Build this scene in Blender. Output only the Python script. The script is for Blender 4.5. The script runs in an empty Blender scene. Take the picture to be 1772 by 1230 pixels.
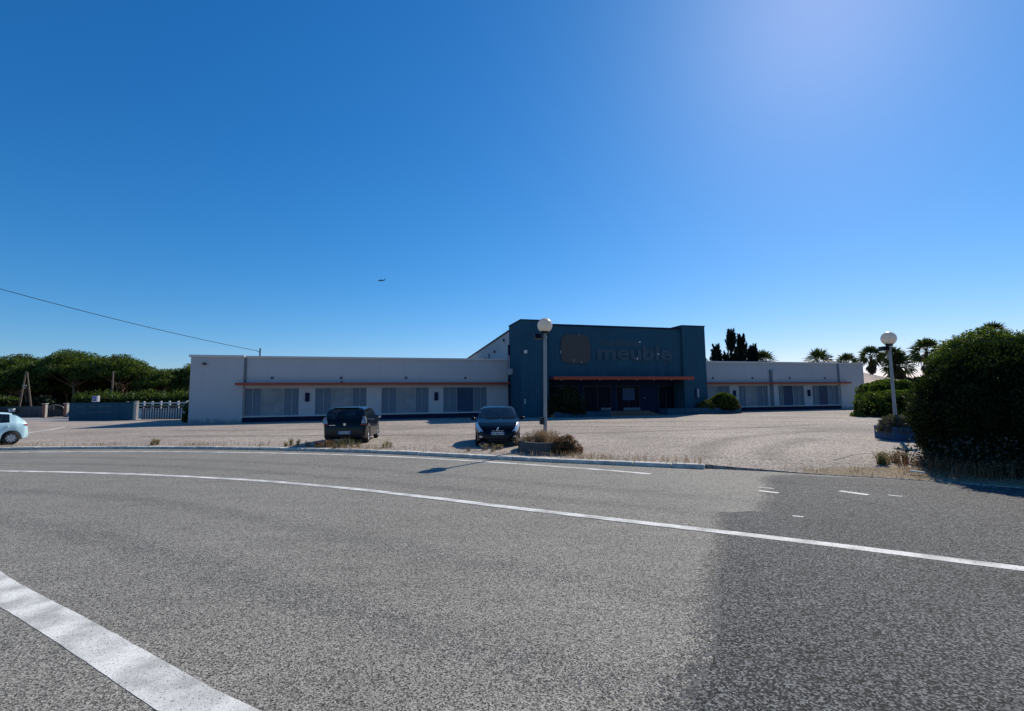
import bpy, bmesh, math, random
import numpy as np
from mathutils import Vector, Matrix

# ------------------------------------------------------------------ camera, sky, sun, exposure
scene = bpy.context.scene
col = scene.collection
PITCH, ROLL, CAM_H, FPX = math.radians(5.2), 0.0125, 1.85, 830.0
cam_data = bpy.data.cameras.new('camera')
cam_data.sensor_fit = 'HORIZONTAL'
cam_data.sensor_width = 36.0
cam_data.lens = 36.0 * FPX / 1772.0
cam_data.clip_start = 0.05
cam_data.clip_end = 6000
cam = bpy.data.objects.new('camera', cam_data)
col.objects.link(cam)
R0 = Vector((1, 0, 0)); FW = Vector((0, math.cos(PITCH), math.sin(PITCH))); U0 = Vector((0, -math.sin(PITCH), math.cos(PITCH)))
UP = math.cos(ROLL) * U0 + math.sin(ROLL) * R0
RT = math.cos(ROLL) * R0 - math.sin(ROLL) * U0
M = Matrix(((RT.x, UP.x, -FW.x, 0), (RT.y, UP.y, -FW.y, 0), (RT.z, UP.z, -FW.z, CAM_H), (0, 0, 0, 1)))
cam.matrix_world = M
scene.camera = cam

SUN_EL, SUN_AZ = math.radians(38.2), math.radians(35.5)     # azimuth clockwise from +Y
world = bpy.data.worlds.new('World'); scene.world = world; world.use_nodes = True
wn = world.node_tree; wn.nodes.clear()
sky = wn.nodes.new('ShaderNodeTexSky'); sky.sky_type = 'NISHITA'
sky.sun_disc = False
sky.sun_elevation = SUN_EL; sky.sun_rotation = SUN_AZ
sky.air_density = 1.0; sky.dust_density = 0.22; sky.ozone_density = 4.0; sky.altitude = 0
hs = wn.nodes.new('ShaderNodeHueSaturation'); hs.inputs['Saturation'].default_value = 1.22; hs.inputs['Value'].default_value = 1.0
# colour response of the clear sky: deep saturated blue, the same over the whole dome
bg = wn.nodes.new('ShaderNodeBackground'); bg.inputs['Strength'].default_value = 0.1
wo = wn.nodes.new('ShaderNodeOutputWorld')
wn.links.new(sky.outputs[0], hs.inputs['Color'])
sc_ = wn.nodes.new('ShaderNodeSeparateColor'); cc_ = wn.nodes.new('ShaderNodeCombineColor'); wn.links.new(hs.outputs[0], sc_.inputs[0])
for i_, (k_, g_) in enumerate(((1.30, 1.34), (1.05, 0.94), (1.27, 0.86))):
    a_ = wn.nodes.new('ShaderNodeMath'); a_.operation = 'MULTIPLY'; a_.inputs[1].default_value = 0.085; wn.links.new(sc_.outputs[i_], a_.inputs[0])
    p_ = wn.nodes.new('ShaderNodeMath'); p_.operation = 'POWER'; p_.inputs[1].default_value = g_; wn.links.new(a_.outputs[0], p_.inputs[0])
    m_ = wn.nodes.new('ShaderNodeMath'); m_.operation = 'MULTIPLY'; m_.inputs[1].default_value = k_ * 10.0; wn.links.new(p_.outputs[0], m_.inputs[0])
    wn.links.new(m_.outputs[0], cc_.inputs[i_])
wn.links.new(cc_.outputs[0], bg.inputs['Color']); wn.links.new(bg.outputs[0], wo.inputs['Surface'])
sl = bpy.data.lights.new('sun', 'SUN'); sl.energy = 4.9; sl.angle = math.radians(0.53); sl.color = (1.0, 0.92, 0.79)
sun = bpy.data.objects.new('sun', sl); col.objects.link(sun)
sdir = Vector((math.sin(SUN_AZ) * math.cos(SUN_EL), math.cos(SUN_AZ) * math.cos(SUN_EL), math.sin(SUN_EL)))
sun.rotation_euler = sdir.to_track_quat('Z', 'Y').to_euler()
sun.location = (30, 40, 60)
scene.view_settings.view_transform = 'Standard'
scene.view_settings.look = 'None'
scene.view_settings.exposure = 0.0
scene.view_settings.gamma = 1.0
scene.view_settings.use_curve_mapping = False
scene.render.engine = 'CYCLES'

rng = np.random.default_rng(7)
random.seed(7)

# ------------------------------------------------------------------ helpers
def S(r, g, b):
    f = lambda c: ((c / 255 + 0.055) / 1.055) ** 2.4 if c > 10 else c / 255 / 12.92
    return (f(r), f(g), f(b), 1.0)

def L(r, g=None, b=None):
    return (r, r if g is None else g, r if b is None else b, 1.0)

def tag(o, label=None, cat=None, group=None, kind=None):
    if label: o['label'] = label
    if cat: o['category'] = cat
    if group: o['group'] = group
    if kind: o['kind'] = kind
    return o

def empty(name, loc=(0, 0, 0), rz=0.0, parent=None):
    o = bpy.data.objects.new(name, None); col.objects.link(o)
    o.location = loc; o.rotation_euler = (0, 0, rz); o.empty_display_size = 0.2
    if parent: o.parent = parent
    return o

def link(name, me, parent=None):
    o = bpy.data.objects.new(name, me); col.objects.link(o)
    if parent: o.parent = parent
    return o

class MB:
    def __init__(s): s.v = []; s.f = []; s.m = []; s.sm = []
    def add(s, vs, fs, mi=0, smooth=False):
        b = len(s.v); s.v += [tuple(p) for p in vs]
        for f in fs:
            s.f.append(tuple(i + b for i in f)); s.m.append(mi); s.sm.append(smooth)
        return s
    def box(s, x0, x1, y0, y1, z0, z1, mi=0):
        vs = [(x0, y0, z0), (x1, y0, z0), (x1, y1, z0), (x0, y1, z0), (x0, y0, z1), (x1, y0, z1), (x1, y1, z1), (x0, y1, z1)]
        return s.add(vs, [(0, 3, 2, 1), (4, 5, 6, 7), (0, 1, 5, 4), (1, 2, 6, 5), (2, 3, 7, 6), (3, 0, 4, 7)], mi)
    def bbox(s, x0, x1, y0, y1, z0, z1, b=0.01, mi=0):
        # box with chamfered edges
        bm = bmesh.new(); bmesh.ops.create_cube(bm, size=1.0)
        for v in bm.verts:
            v.co = Vector(((x0 + x1) / 2 + v.co.x * (x1 - x0), (y0 + y1) / 2 + v.co.y * (y1 - y0), (z0 + z1) / 2 + v.co.z * (z1 - z0)))
        bmesh.ops.bevel(bm, geom=list(bm.edges), offset=b, segments=1, affect='EDGES')
        bm.verts.index_update()
        s.add([v.co for v in bm.verts], [[v.index for v in f.verts] for f in bm.faces], mi); bm.free()
        return s
    def tube(s, p0, p1, r0, r1=None, n=10, caps=True, mi=0):
        r1 = r0 if r1 is None else r1
        p0, p1 = Vector(p0), Vector(p1); d = (p1 - p0).normalized()
        a = d.orthogonal().normalized(); b = d.cross(a)
        vs = []
        for p, r in ((p0, r0), (p1, r1)):
            for k in range(n):
                t = 2 * math.pi * k / n; vs.append(p + a * r * math.cos(t) + b * r * math.sin(t))
        s.add(vs, [(k, (k + 1) % n, n + (k + 1) % n, n + k) for k in range(n)], mi, True)
        if caps:
            s.add(vs, [tuple(range(n - 1, -1, -1)), tuple(range(n, 2 * n))], mi)
        return s
    def path(s, pts, rads, n=8, mi=0):
        pts = [Vector(p) for p in pts]; rings = []
        up = None
        for i, p in enumerate(pts):
            d = (pts[min(i + 1, len(pts) - 1)] - pts[max(i - 1, 0)]).normalized()
            if up is None: up = d.orthogonal().normalized()
            a = (up - d * up.dot(d)).normalized(); up = a; b = d.cross(a)
            r = rads[i] if hasattr(rads, '__len__') else rads
            rings.append([p + a * r * math.cos(2 * math.pi * k / n) + b * r * math.sin(2 * math.pi * k / n) for k in range(n)])
        vs = [q for r in rings for q in r]
        fs = []
        for i in range(len(pts) - 1):
            for k in range(n):
                fs.append((i * n + k, i * n + (k + 1) % n, (i + 1) * n + (k + 1) % n, (i + 1) * n + k))
        s.add(vs, fs, mi, True)
        s.add(vs, [tuple(range(n - 1, -1, -1)), tuple(range((len(pts) - 1) * n, len(pts) * n))], mi)
        return s
    def lathe(s, prof, c=(0, 0, 0), n=24, axis='z', mi=0):
        vs = []
        for r, h in prof:
            for k in range(n):
                t = 2 * math.pi * k / n; x, y = r * math.cos(t), r * math.sin(t)
                vs.append((c[0] + x, c[1] + y, c[2] + h) if axis == 'z' else (c[0] + x, c[1] + h, c[2] + y))
        fs = []
        for i in range(len(prof) - 1):
            for k in range(n):
                q = (i * n + k, i * n + (k + 1) % n, (i + 1) * n + (k + 1) % n, (i + 1) * n + k)
                fs.append(q if axis == 'z' else q[::-1])
        return s.add(vs, fs, mi, True)
    def prism(s, poly, z0, z1, mi=0):
        n = len(poly)
        vs = [(x, y, z0) for x, y in poly] + [(x, y, z1) for x, y in poly]
        return s.add(vs, [tuple(range(n - 1, -1, -1)), tuple(range(n, 2 * n))] + [(k, (k + 1) % n, n + (k + 1) % n, n + k) for k in range(n)], mi)
    def plate(s, poly, y0, y1, mi=0):
        # polygon in xz extruded along y
        n = len(poly)
        vs = [(x, y0, z) for x, z in poly] + [(x, y1, z) for x, z in poly]
        return s.add(vs, [tuple(range(n)), tuple(range(2 * n - 1, n - 1, -1))] + [(k, n + k, n + (k + 1) % n, (k + 1) % n) for k in range(n)], mi)
    def sphere(s, c, r, n=16, m=10, sc=(1, 1, 1), mi=0):
        prof = [(math.sin(math.pi * i / m), -math.cos(math.pi * i / m)) for i in range(m + 1)]
        prof[0] = (1e-4, -1); prof[-1] = (1e-4, 1)
        vs = []
        for rr, h in prof:
            for k in range(n):
                t = 2 * math.pi * k / n
                vs.append((c[0] + r * sc[0] * rr * math.cos(t), c[1] + r * sc[1] * rr * math.sin(t), c[2] + r * sc[2] * h))
        fs = []
        for i in range(m):
            for k in range(n): fs.append((i * n + k, i * n + (k + 1) % n, (i + 1) * n + (k + 1) % n, (i + 1) * n + k))
        return s.add(vs, fs, mi, True)
    def mesh(s, name, mats):
        me = bpy.data.meshes.new(name); me.from_pydata(s.v, [], s.f)
        mats = mats if isinstance(mats, (list, tuple)) else [mats]
        for m in mats: me.materials.append(m)
        me.polygons.foreach_set('material_index', s.m)
        me.polygons.foreach_set('use_smooth', s.sm)
        me.update(); return me
    def build(s, name, mats, parent=None):
        return link(name, s.mesh(name, mats), parent)

def quads_mesh(name, V, mat):
    """V: (N,4,3) array of quads."""
    V = np.asarray(V, dtype=np.float32); n, k = V.shape[0], V.shape[1]
    me = bpy.data.meshes.new(name)
    me.vertices.add(n * k); me.vertices.foreach_set('co', V.reshape(-1))
    me.loops.add(n * k); me.loops.foreach_set('vertex_index', np.arange(n * k, dtype=np.int32))
    me.polygons.add(n)
    me.polygons.foreach_set('loop_start', np.arange(0, n * k, k, dtype=np.int32))
    me.polygons.foreach_set('loop_total', np.full(n, k, dtype=np.int32))
    for m in (mat if isinstance(mat, (list, tuple)) else [mat]): me.materials.append(m)
    me.update(calc_edges=True); me.validate()
    return me

def unit(a): return a / (np.linalg.norm(a, axis=-1, keepdims=True) + 1e-9)

def leaf_quads(c, size, rg, aspect=0.45, bias=None, bw=0.0):
    """rhombus leaves around centres; bias = preferred long direction."""
    n = len(c)
    t = rg.normal(size=(n, 3))
    if bias is not None: t = unit(t) + np.asarray(bias) * bw
    t = unit(t); b = unit(np.cross(t, rg.normal(size=(n, 3))))
    sz = (size * (0.6 + 0.8 * rg.random(n)))[:, None] if np.isscalar(size) else size[:, None]
    return np.stack([c - t * sz, c + b * sz * aspect, c + t * sz, c - b * sz * aspect], axis=1)

# ------------------------------------------------------------------ materials
def nodes_of(name):
    m = bpy.data.materials.new(name); m.use_nodes = True
    nt = m.node_tree; b = nt.nodes['Principled BSDF']
    return m, nt, b

def ramp(nt, fac, stops):
    r = nt.nodes.new('ShaderNodeValToRGB')
    el = r.color_ramp.elements
    while len(el) < len(stops): el.new(0.5)
    for e, (p, c) in zip(el, stops): e.position = p; e.color = c
    nt.links.new(fac, r.inputs['Fac']); return r.outputs['Color']

def noise(nt, vec, scale, detail=4, rough=0.55):
    n = nt.nodes.new('ShaderNodeTexNoise'); n.inputs['Scale'].default_value = scale
    n.inputs['Detail'].default_value = detail; n.inputs['Roughness'].default_value = rough
    if vec is not None: nt.links.new(vec, n.inputs['Vector'])
    return n.outputs['Fac']

def mixc(nt, a, b, fac, mode='MIX'):
    m = nt.nodes.new('ShaderNodeMix'); m.data_type = 'RGBA'; m.blend_type = mode
    for sock, v in ((m.inputs[0], fac), (m.inputs[6], a), (m.inputs[7], b)):
        if hasattr(v, 'node'): nt.links.new(v, sock)
        else: sock.default_value = v
    return m.outputs[2]

def bump(nt, b, h, strength=0.2, dist=0.02):
    bp = nt.nodes.new('ShaderNodeBump'); bp.inputs['Strength'].default_value = strength; bp.inputs['Distance'].default_value = dist
    nt.links.new(h, bp.inputs['Height']); nt.links.new(bp.outputs['Normal'], b.inputs['Normal'])

def geo_pos(nt):
    return nt.nodes.new('ShaderNodeNewGeometry').outputs['Position']

def mapped(nt, vec, sc):
    mp = nt.nodes.new('ShaderNodeMapping'); mp.inputs['Scale'].default_value = sc
    nt.links.new(vec, mp.inputs['Vector']); return mp.outputs['Vector']

def mat_plain(name, c, rough=0.6, metal=0.0, spec=0.5, var=0.12, scale=6.0, bmp=0.0):
    m, nt, b = nodes_of(name)
    p = geo_pos(nt)
    f = noise(nt, p, scale)
    lo = tuple(x * (1 - var) for x in c[:3]) + (1,); hi = tuple(min(1, x * (1 + var)) for x in c[:3]) + (1,)
    nt.links.new(ramp(nt, f, [(0.3, lo), (0.7, hi)]), b.inputs['Base Color'])
    b.inputs['Roughness'].default_value = rough; b.inputs['Metallic'].default_value = metal
    b.inputs['Specular IOR Level'].default_value = spec
    if bmp: bump(nt, b, noise(nt, p, scale * 8), bmp, 0.01)
    return m

def mat_asphalt(name, dark, light, tint=(1, 1, 1), cell=120.0, patch_scale=0.35, patch_amt=0.25, rough=0.8, spec=0.3, p=1.0, mott=0.08):
    pw = p
    m, nt, b = nodes_of(name)
    p = geo_pos(nt)
    vo = nt.nodes.new('ShaderNodeTexVoronoi'); vo.inputs['Scale'].default_value = cell; nt.links.new(p, vo.inputs['Vector'])
    sep = nt.nodes.new('ShaderNodeSeparateColor'); nt.links.new(vo.outputs['Color'], sep.inputs[0])
    d = tuple(dark * t for t in tint) + (1,); l = tuple(light * t for t in tint) + (1,)
    mk = 0.40 if pw == 1.0 else 0.14
    mid = tuple((dark * (1 - mk) + light * mk) * t for t in tint) + (1,)
    c = ramp(nt, sep.outputs[0], [(0.0, d), (0.45 if pw == 1.0 else 0.5, mid), (1.0, l)])
    n1 = noise(nt, p, patch_scale, 5, 0.6)
    g = ramp(nt, n1, [(0.3, L(1 - patch_amt)), (0.7, L(1 + patch_amt * 0.5))])
    c = mixc(nt, c, g, 1.0, 'MULTIPLY')
    n2 = noise(nt, mapped(nt, p, (0.35, 2.2, 1)), 1.6, 4)
    g2 = ramp(nt, n2, [(0.35, L(0.93)), (0.6, L(1.03))])
    c = mixc(nt, c, g2, 1.0, 'MULTIPLY')
    n3 = noise(nt, p, 14.0, 3)
    c = mixc(nt, c, ramp(nt, n3, [(0.3, L(1 - mott)), (0.7, L(1 + mott * .75))]), 1.0, 'MULTIPLY')
    nt.links.new(c, b.inputs['Base Color'])
    b.inputs['Roughness'].default_value = rough; b.inputs['Specular IOR Level'].default_value = spec
    bump(nt, b, vo.outputs['Distance'], 0.5, 0.006)
    return m

def mat_paint_line(name):
    m, nt, b = nodes_of(name)
    p = geo_pos(nt)
    vo = nt.nodes.new('ShaderNodeTexVoronoi'); vo.inputs['Scale'].default_value = 120; nt.links.new(p, vo.inputs['Vector'])
    w = noise(nt, p, 60, 4, 0.7)
    big = noise(nt, p, 2.2, 4)
    c = ramp(nt, w, [(0.28, S(120, 118, 112)), (0.45, S(232, 230, 222))])
    c = mixc(nt, c, ramp(nt, big, [(0.38, L(0.58)), (0.58, L(1.0))]), 1.0, 'MULTIPLY')
    nt.links.new(c, b.inputs['Base Color']); b.inputs['Roughness'].default_value = 0.8; b.inputs['Specular IOR Level'].default_value = 0.2
    # worn holes: where the paint has gone the road below shows through
    tr = nt.nodes.new('ShaderNodeBsdfTransparent'); mx = nt.nodes.new('ShaderNodeMixShader')
    h = noise(nt, p, 45, 6, 0.75)
    msk = ramp(nt, h, [(0.36, L(0.0)), (0.41, L(1.0))])
    nt.links.new(msk, mx.inputs[0]); nt.links.new(tr.outputs[0], mx.inputs[1]); nt.links.new(b.outputs[0], mx.inputs[2])
    nt.links.new(mx.outputs[0], nt.nodes['Material Output'].inputs['Surface'])
    bump(nt, b, vo.outputs['Distance'], 0.4, 0.005)
    return m

def mat_wall(name, c, streak=0.12, rough=0.85, stain=None):
    m, nt, b = nodes_of(name)
    p = geo_pos(nt)
    n1 = noise(nt, p, 0.6, 5); n2 = noise(nt, mapped(nt, p, (2.5, 2.5, 0.25)), 1.2, 5)
    a = ramp(nt, n1, [(0.3, tuple(x * (1 - streak) for x in c[:3]) + (1,)), (0.7, c)])
    a = mixc(nt, a, ramp(nt, n2, [(0.3, L(1 - streak)), (0.65, L(1.0))]), 1.0, 'MULTIPLY')
    if stain is not None:
        n3 = noise(nt, mapped(nt, p, (3, 3, 0.5)), 1.4, 6, 0.7)
        sx = nt.nodes.new('ShaderNodeSeparateXYZ'); nt.links.new(p, sx.inputs[0])
        low = nt.nodes.new('ShaderNodeMapRange'); low.inputs[1].default_value = 1.3; low.inputs[2].default_value = 0.15; nt.links.new(sx.outputs[2], low.inputs[0])
        ml = nt.nodes.new('ShaderNodeMath'); ml.operation = 'MULTIPLY'; nt.links.new(low.outputs[0], ml.inputs[0]); nt.links.new(n3, ml.inputs[1])
        a = mixc(nt, a, stain, ramp(nt, ml.outputs[0], [(0.36, L(0)), (0.46, L(0.75))]))
    nt.links.new(a, b.inputs['Base Color']); b.inputs['Roughness'].default_value = rough
    b.inputs['Specular IOR Level'].default_value = 0.25
    bump(nt, b, noise(nt, p, 25, 4), 0.15, 0.01)
    return m

def mat_leaf(name, lo, hi, trans=0.35, rough=0.55, tt=(1.5, 1.5, 0.5, 1)):
    m, nt, b = nodes_of(name)
    g = nt.nodes.new('ShaderNodeNewGeometry')
    c = ramp(nt, g.outputs['Random Per Island'], [(0.0, lo), (0.6, tuple((a + d) / 2 for a, d in zip(lo, hi))), (1.0, hi)])
    c = mixc(nt, c, ramp(nt, noise(nt, g.outputs['Position'], 1.1, 3), [(0.3, L(0.7)), (0.7, L(1.2))]), 1.0, 'MULTIPLY')
    nt.links.new(c, b.inputs['Base Color']); b.inputs['Roughness'].default_value = rough
    b.inputs['Specular IOR Level'].default_value = 0.3
    t = nt.nodes.new('ShaderNodeBsdfTranslucent')
    c2 = mixc(nt, c, tt, 1.0, 'MULTIPLY'); nt.links.new(c2, t.inputs['Color'])
    mx = nt.nodes.new('ShaderNodeMixShader'); mx.inputs[0].default_value = trans
    nt.links.new(b.outputs[0], mx.inputs[1]); nt.links.new(t.outputs[0], mx.inputs[2])
    nt.links.new(mx.outputs[0], nt.nodes['Material Output'].inputs['Surface'])
    return m

def mat_glass(name, tint=(0.02, 0.03, 0.04, 1), transp=0.35, rough=0.03, spec=0.8):
    m, nt, b = nodes_of(name)
    b.inputs['Base Color'].default_value = tint; b.inputs['Roughness'].default_value = rough
    b.inputs['Specular IOR Level'].default_value = spec
    wob = noise(nt, geo_pos(nt), 0.9, 2); bump(nt, b, wob, 0.04, 0.05)
    tr = nt.nodes.new('ShaderNodeBsdfTransparent'); tr.inputs['Color'].default_value = (0.75, 0.82, 0.85, 1)
    mx = nt.nodes.new('ShaderNodeMixShader'); mx.inputs[0].default_value = transp
    nt.links.new(b.outputs[0], mx.inputs[1]); nt.links.new(tr.outputs[0], mx.inputs[2])
    nt.links.new(mx.outputs[0], nt.nodes['Material Output'].inputs['Surface'])
    return m

def mat_car(name, c, rough=0.22, coat=0.6):
    m, nt, b = nodes_of(name)
    f = noise(nt, geo_pos(nt), 3.0)
    nt.links.new(ramp(nt, f, [(0.3, tuple(x * 0.9 for x in c[:3]) + (1,)), (0.7, c)]), b.inputs['Base Color'])
    b.inputs['Roughness'].default_value = rough; b.inputs['Coat Weight'].default_value = coat; b.inputs['Coat Roughness'].default_value = 0.06; b.inputs['Specular IOR Level'].default_value = 0.3
    return m

M_road = mat_asphalt('road_asphalt', 0.015, 0.46, (1.06, 1.0, 0.86), 108, 0.3, 0.12, 0.85, 0.2)
M_patch = mat_asphalt('dark_asphalt', 0.001, 0.275, (0.98, 1.0, 0.97), 82, 0.5, 0.16, 0.85, 0.2, p=2.2)
M_lot = mat_asphalt('lot_asphalt', 0.10, 0.60, (1.11, 0.95, 0.80), 30, 0.14, 0.30, 0.9, 0.12, mott=0.22)
M_side = mat_asphalt('side_asphalt', 0.22, 0.42, (1.0, 0.98, 0.95), 40, 0.3, 0.12, 0.85, 0.2)
M_ground = mat_plain('dry_ground', S(128, 110, 82), 0.95, var=0.3, scale=0.8)
M_soil = mat_plain('dry_soil', S(128, 112, 88), 0.95, var=0.45, scale=11, bmp=0.8)
M_line = mat_paint_line('road_paint')
M_kerb = mat_plain('kerb_concrete', S(196, 192, 181), 0.9, var=0.3, scale=3.5, bmp=0.3)
M_white = mat_wall('white_render', S(189, 188, 187), 0.045)
M_whitest = mat_wall('white_render_stained', S(187, 187, 186), 0.05, stain=S(110, 120, 130))
M_cop = mat_plain('coping_white', S(208, 206, 200), 0.7, var=0.08)
M_blue = mat_wall('blue_render', S(43, 87, 106), 0.2)
M_blue2 = mat_wall('navy_render', S(20, 40, 72), 0.2)
M_plinth = mat_wall('plinth_navy', S(24, 42, 74), 0.25)
M_red = mat_plain('awning_red', S(156, 60, 36), 0.55, var=0.14, scale=2.5)
M_shut = mat_plain('shutter_grey', S(104, 116, 127), 0.5, var=0.06)
M_frame = mat_plain('frame_pale', S(168, 172, 174), 0.5, var=0.06)
M_dark = mat_plain('dark_metal', S(38, 40, 44), 0.5, metal=0.2, var=0.1)
M_black = mat_plain('black_plastic', S(16, 17, 20), 0.5, var=0.1)
M_glassw = mat_glass('window_glass', (0.03, 0.04, 0.045, 1), 0.55)
M_glassd = mat_glass('dark_window_glass', (0.004, 0.009, 0.022, 1), 0.05, 0.25, 0.04)
M_curtain = mat_plain('curtain_pale', S(205, 202, 192), 0.9, var=0.14, scale=1.1)
M_inside = mat_plain('interior_dark', S(62, 64, 68), 0.9, var=0.2)
M_board = mat_plain('sign_board_grey', S(66, 64, 62), 0.6, var=0.08)
M_letter = mat_plain('letter_ghost', S(50, 76, 90), 0.7, var=0.2, scale=2.0)
M_pole = mat_plain('galvanised_pole', S(150, 150, 148), 0.5, metal=0.4, var=0.1)
M_concrete = mat_plain('concrete', S(176, 172, 164), 0.9, var=0.14, scale=3, bmp=0.2)
M_conc_dark = mat_wall('weathered_concrete', S(92, 92, 92), 0.35)
M_planterblue = mat_wall('planter_blue', S(64, 92, 122), 0.2)
M_wood = mat_plain('pole_wood', S(112, 98, 84), 0.9, var=0.2, scale=4)
M_bark = mat_plain('pine_bark', S(128, 104, 86), 0.95, var=0.35, scale=5, bmp=0.5)
M_palmbark = mat_plain('palm_bark', S(96, 80, 64), 0.95, var=0.3, scale=6, bmp=0.5)
M_pine = mat_leaf('pine_needles', L(0.024, 0.050, 0.009), L(0.125, 0.175, 0.034), 0.4)
M_hedgel = mat_leaf('hedge_leaves', L(0.018, 0.04, 0.008), L(0.11, 0.16, 0.03), 0.4)
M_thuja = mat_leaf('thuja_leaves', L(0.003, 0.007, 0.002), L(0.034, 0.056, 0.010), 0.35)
M_cyp = mat_leaf('cypress_leaves', L(0.006, 0.012, 0.006), L(0.022, 0.035, 0.015), 0.1)
M_palm = mat_leaf('palm_leaves', L(0.025, 0.045, 0.016), L(0.08, 0.10, 0.035), 0.3)
M_skirt = mat_leaf('palm_dead_leaves', L(0.05, 0.04, 0.025), L(0.14, 0.10, 0.06), 0.2)
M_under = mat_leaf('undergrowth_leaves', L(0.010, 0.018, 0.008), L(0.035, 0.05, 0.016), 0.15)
M_dry = mat_leaf('dry_grass', L(0.18, 0.13, 0.075), L(0.42, 0.32, 0.20), 0.35, tt=(1.2, 1.05, 0.8, 1))
M_rust = mat_leaf('rusty_weeds', L(0.11, 0.065, 0.035), L(0.28, 0.17, 0.09), 0.3, tt=(1.2, 1.0, 0.7, 1))
M_grn = mat_leaf('weed_green', L(0.05, 0.075, 0.02), L(0.20, 0.20, 0.07), 0.4)
M_greyleaf = mat_leaf('grey_twigs', L(0.07, 0.07, 0.06), L(0.17, 0.16, 0.13), 0.2)
M_flower = mat_leaf('pale_flowers', L(0.25, 0.24, 0.22), L(0.5, 0.48, 0.44), 0.3, tt=(1, 1, 1, 1))
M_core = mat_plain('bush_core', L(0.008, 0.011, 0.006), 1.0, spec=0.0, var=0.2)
M_tile = mat_plain('roof_tile', S(204, 178, 156), 0.85, var=0.3, scale=5)
M_cream = mat_wall('cream_render', S(206, 196, 178), 0.1)
M_film = mat_plain('whitewashed_pane', S(132, 140, 144), 0.3, var=0.2, scale=1.4, spec=0.25)
M_filmd = mat_plain('tinted_pane', S(48, 70, 96), 0.3, var=0.2, scale=0.9, spec=0.12)

# ------------------------------------------------------------------ the ground, road and lot
def catmull(pts, step=0.5):
    out = []
    P = [Vector(p) for p in pts]; P = [P[0] * 2 - P[1]] + P + [P[-1] * 2 - P[-2]]
    for i in range(1, len(P) - 2):
        a, b, c, d = P[i - 1:i + 3]; n = max(2, int((c - b).length / step))
        for k in range(n):
            t = k / n
            out.append(0.5 * ((2 * b) + (c - a) * t + (2 * a - 5 * b + 4 * c - d) * t * t + (3 * b - a - 3 * c + d) * t ** 3))
    out.append(P[-2]); return out

def sheet(name, poly, z, mat, kind='structure'):
    bm = bmesh.new(); vs = [bm.verts.new((x, y, z)) for x, y in poly]; f = bm.faces.new(vs)
    bmesh.ops.triangulate(bm, faces=[f])
    me = bpy.data.meshes.new(name); bm.to_mesh(me); bm.free(); me.materials.append(mat)
    for p in me.polygons:
        if p.normal.z < 0: me.flip_normals(); break
    o = link(name, me); o['kind'] = kind; return o

kerb_pts = [(-34, 17.6), (-28, 19.6), (-24.5, 20.15), (-21.3, 20.3), (-17.86, 20.3), (-13.89, 19.86), (-9.92, 19.0), (-6.09, 17.8), (-3.75, 16.8), (-1.25, 15.5), (0.88, 14.42), (2.46, 13.72), (3.76, 13.12), (4.94, 12.59)]
kerb_line = catmull([(x, y, 0) for x, y in kerb_pts], 0.5)
edge_right = [(5.6, 12.35), (6.4, 11.95), (7.2, 11.4), (8.2, 10.85), (9.0, 10.3), (9.85, 9.6), (12, 8.1), (16, 5.5), (24, 1.0), (40, -7)]
front = [(p.x, p.y) for p in kerb_line] + edge_right

sheet('ground', [(-900, -500), (900, -500), (900, 1500), (-900, 1500)], -0.03, M_ground)
sheet('road', [(-60, -40), (60, -40)] + [(60, -18)] + front[::-1] + [(-60, 6)], 0.0, M_road)
# the lot: its front edge follows the back of the kerb, and dips to the road at the entrance
lot = MB()
n = len(front); fr = []
for i, (x, y) in enumerate(front):
    k = i < len(kerb_line)
    a = Vector(front[min(i + 1, n - 1)]) - Vector(front[max(i - 1, 0)]); nrm = Vector((-a.y, a.x)).normalized()
    j_ = i - len(kerb_line)
    off = 0.2 if k else max(0.0, 0.05 - 0.02 * j_)
    fr.append((x + nrm.x * off, y + nrm.y * off, 0.093 if k else (0.06, 0.03, 0.012)[min(j_, 2)], x + nrm.x * 1.9, y + nrm.y * 1.9))
lot.add([(a, b, c) for a, b, c, d, e in fr] + [(d, e, 0.1) for a, b, c, d, e in fr],
        [(i, i + 1, n + i + 1, n + i) for i in range(n - 1)])
lot.add([(d, e, 0.1) for a, b, c, d, e in fr] + [(60, 5, 0.1), (60, 75, 0.1), (-75, 75, 0.1), (-75, 20, 0.1)], [tuple(range(n + 4))])
lot.add([(a, b, c) for a, b, c, d, e in fr] + [(a, b, -0.02) for a, b, c, d, e in fr], [(n + i, n + i + 1, i + 1, i) for i in range(n - 1)])
lot_o = lot.build('parking_lot', M_lot); lot_o['kind'] = 'structure'
bmx = bmesh.new(); bmx.from_mesh(lot_o.data); bmesh.ops.triangulate(bmx, faces=[f for f in bmx.faces if len(f.verts) > 4]); bmx.to_mesh(lot_o.data); bmx.free()

def ribbon(name, pts, width, z, mat, label_kind='structure', step=0.4):
    c = catmull([(x, y, 0) for x, y in pts], step); mb = MB(); vs = []
    for i, p in enumerate(c):
        d = (c[min(i + 1, len(c) - 1)] - c[max(i - 1, 0)]).normalized(); nn = Vector((-d.y, d.x, 0))
        w = width / 2 + random.uniform(-0.003, 0.003)
        vs += [p + nn * w + Vector((0, 0, z)), p - nn * w + Vector((0, 0, z))]
    mb.add(vs, [(2 * i, 2 * i + 1, 2 * i + 3, 2 * i + 2) for i in range(len(c) - 1)])
    o = mb.build(name, mat); o['kind'] = label_kind; return o

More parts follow.
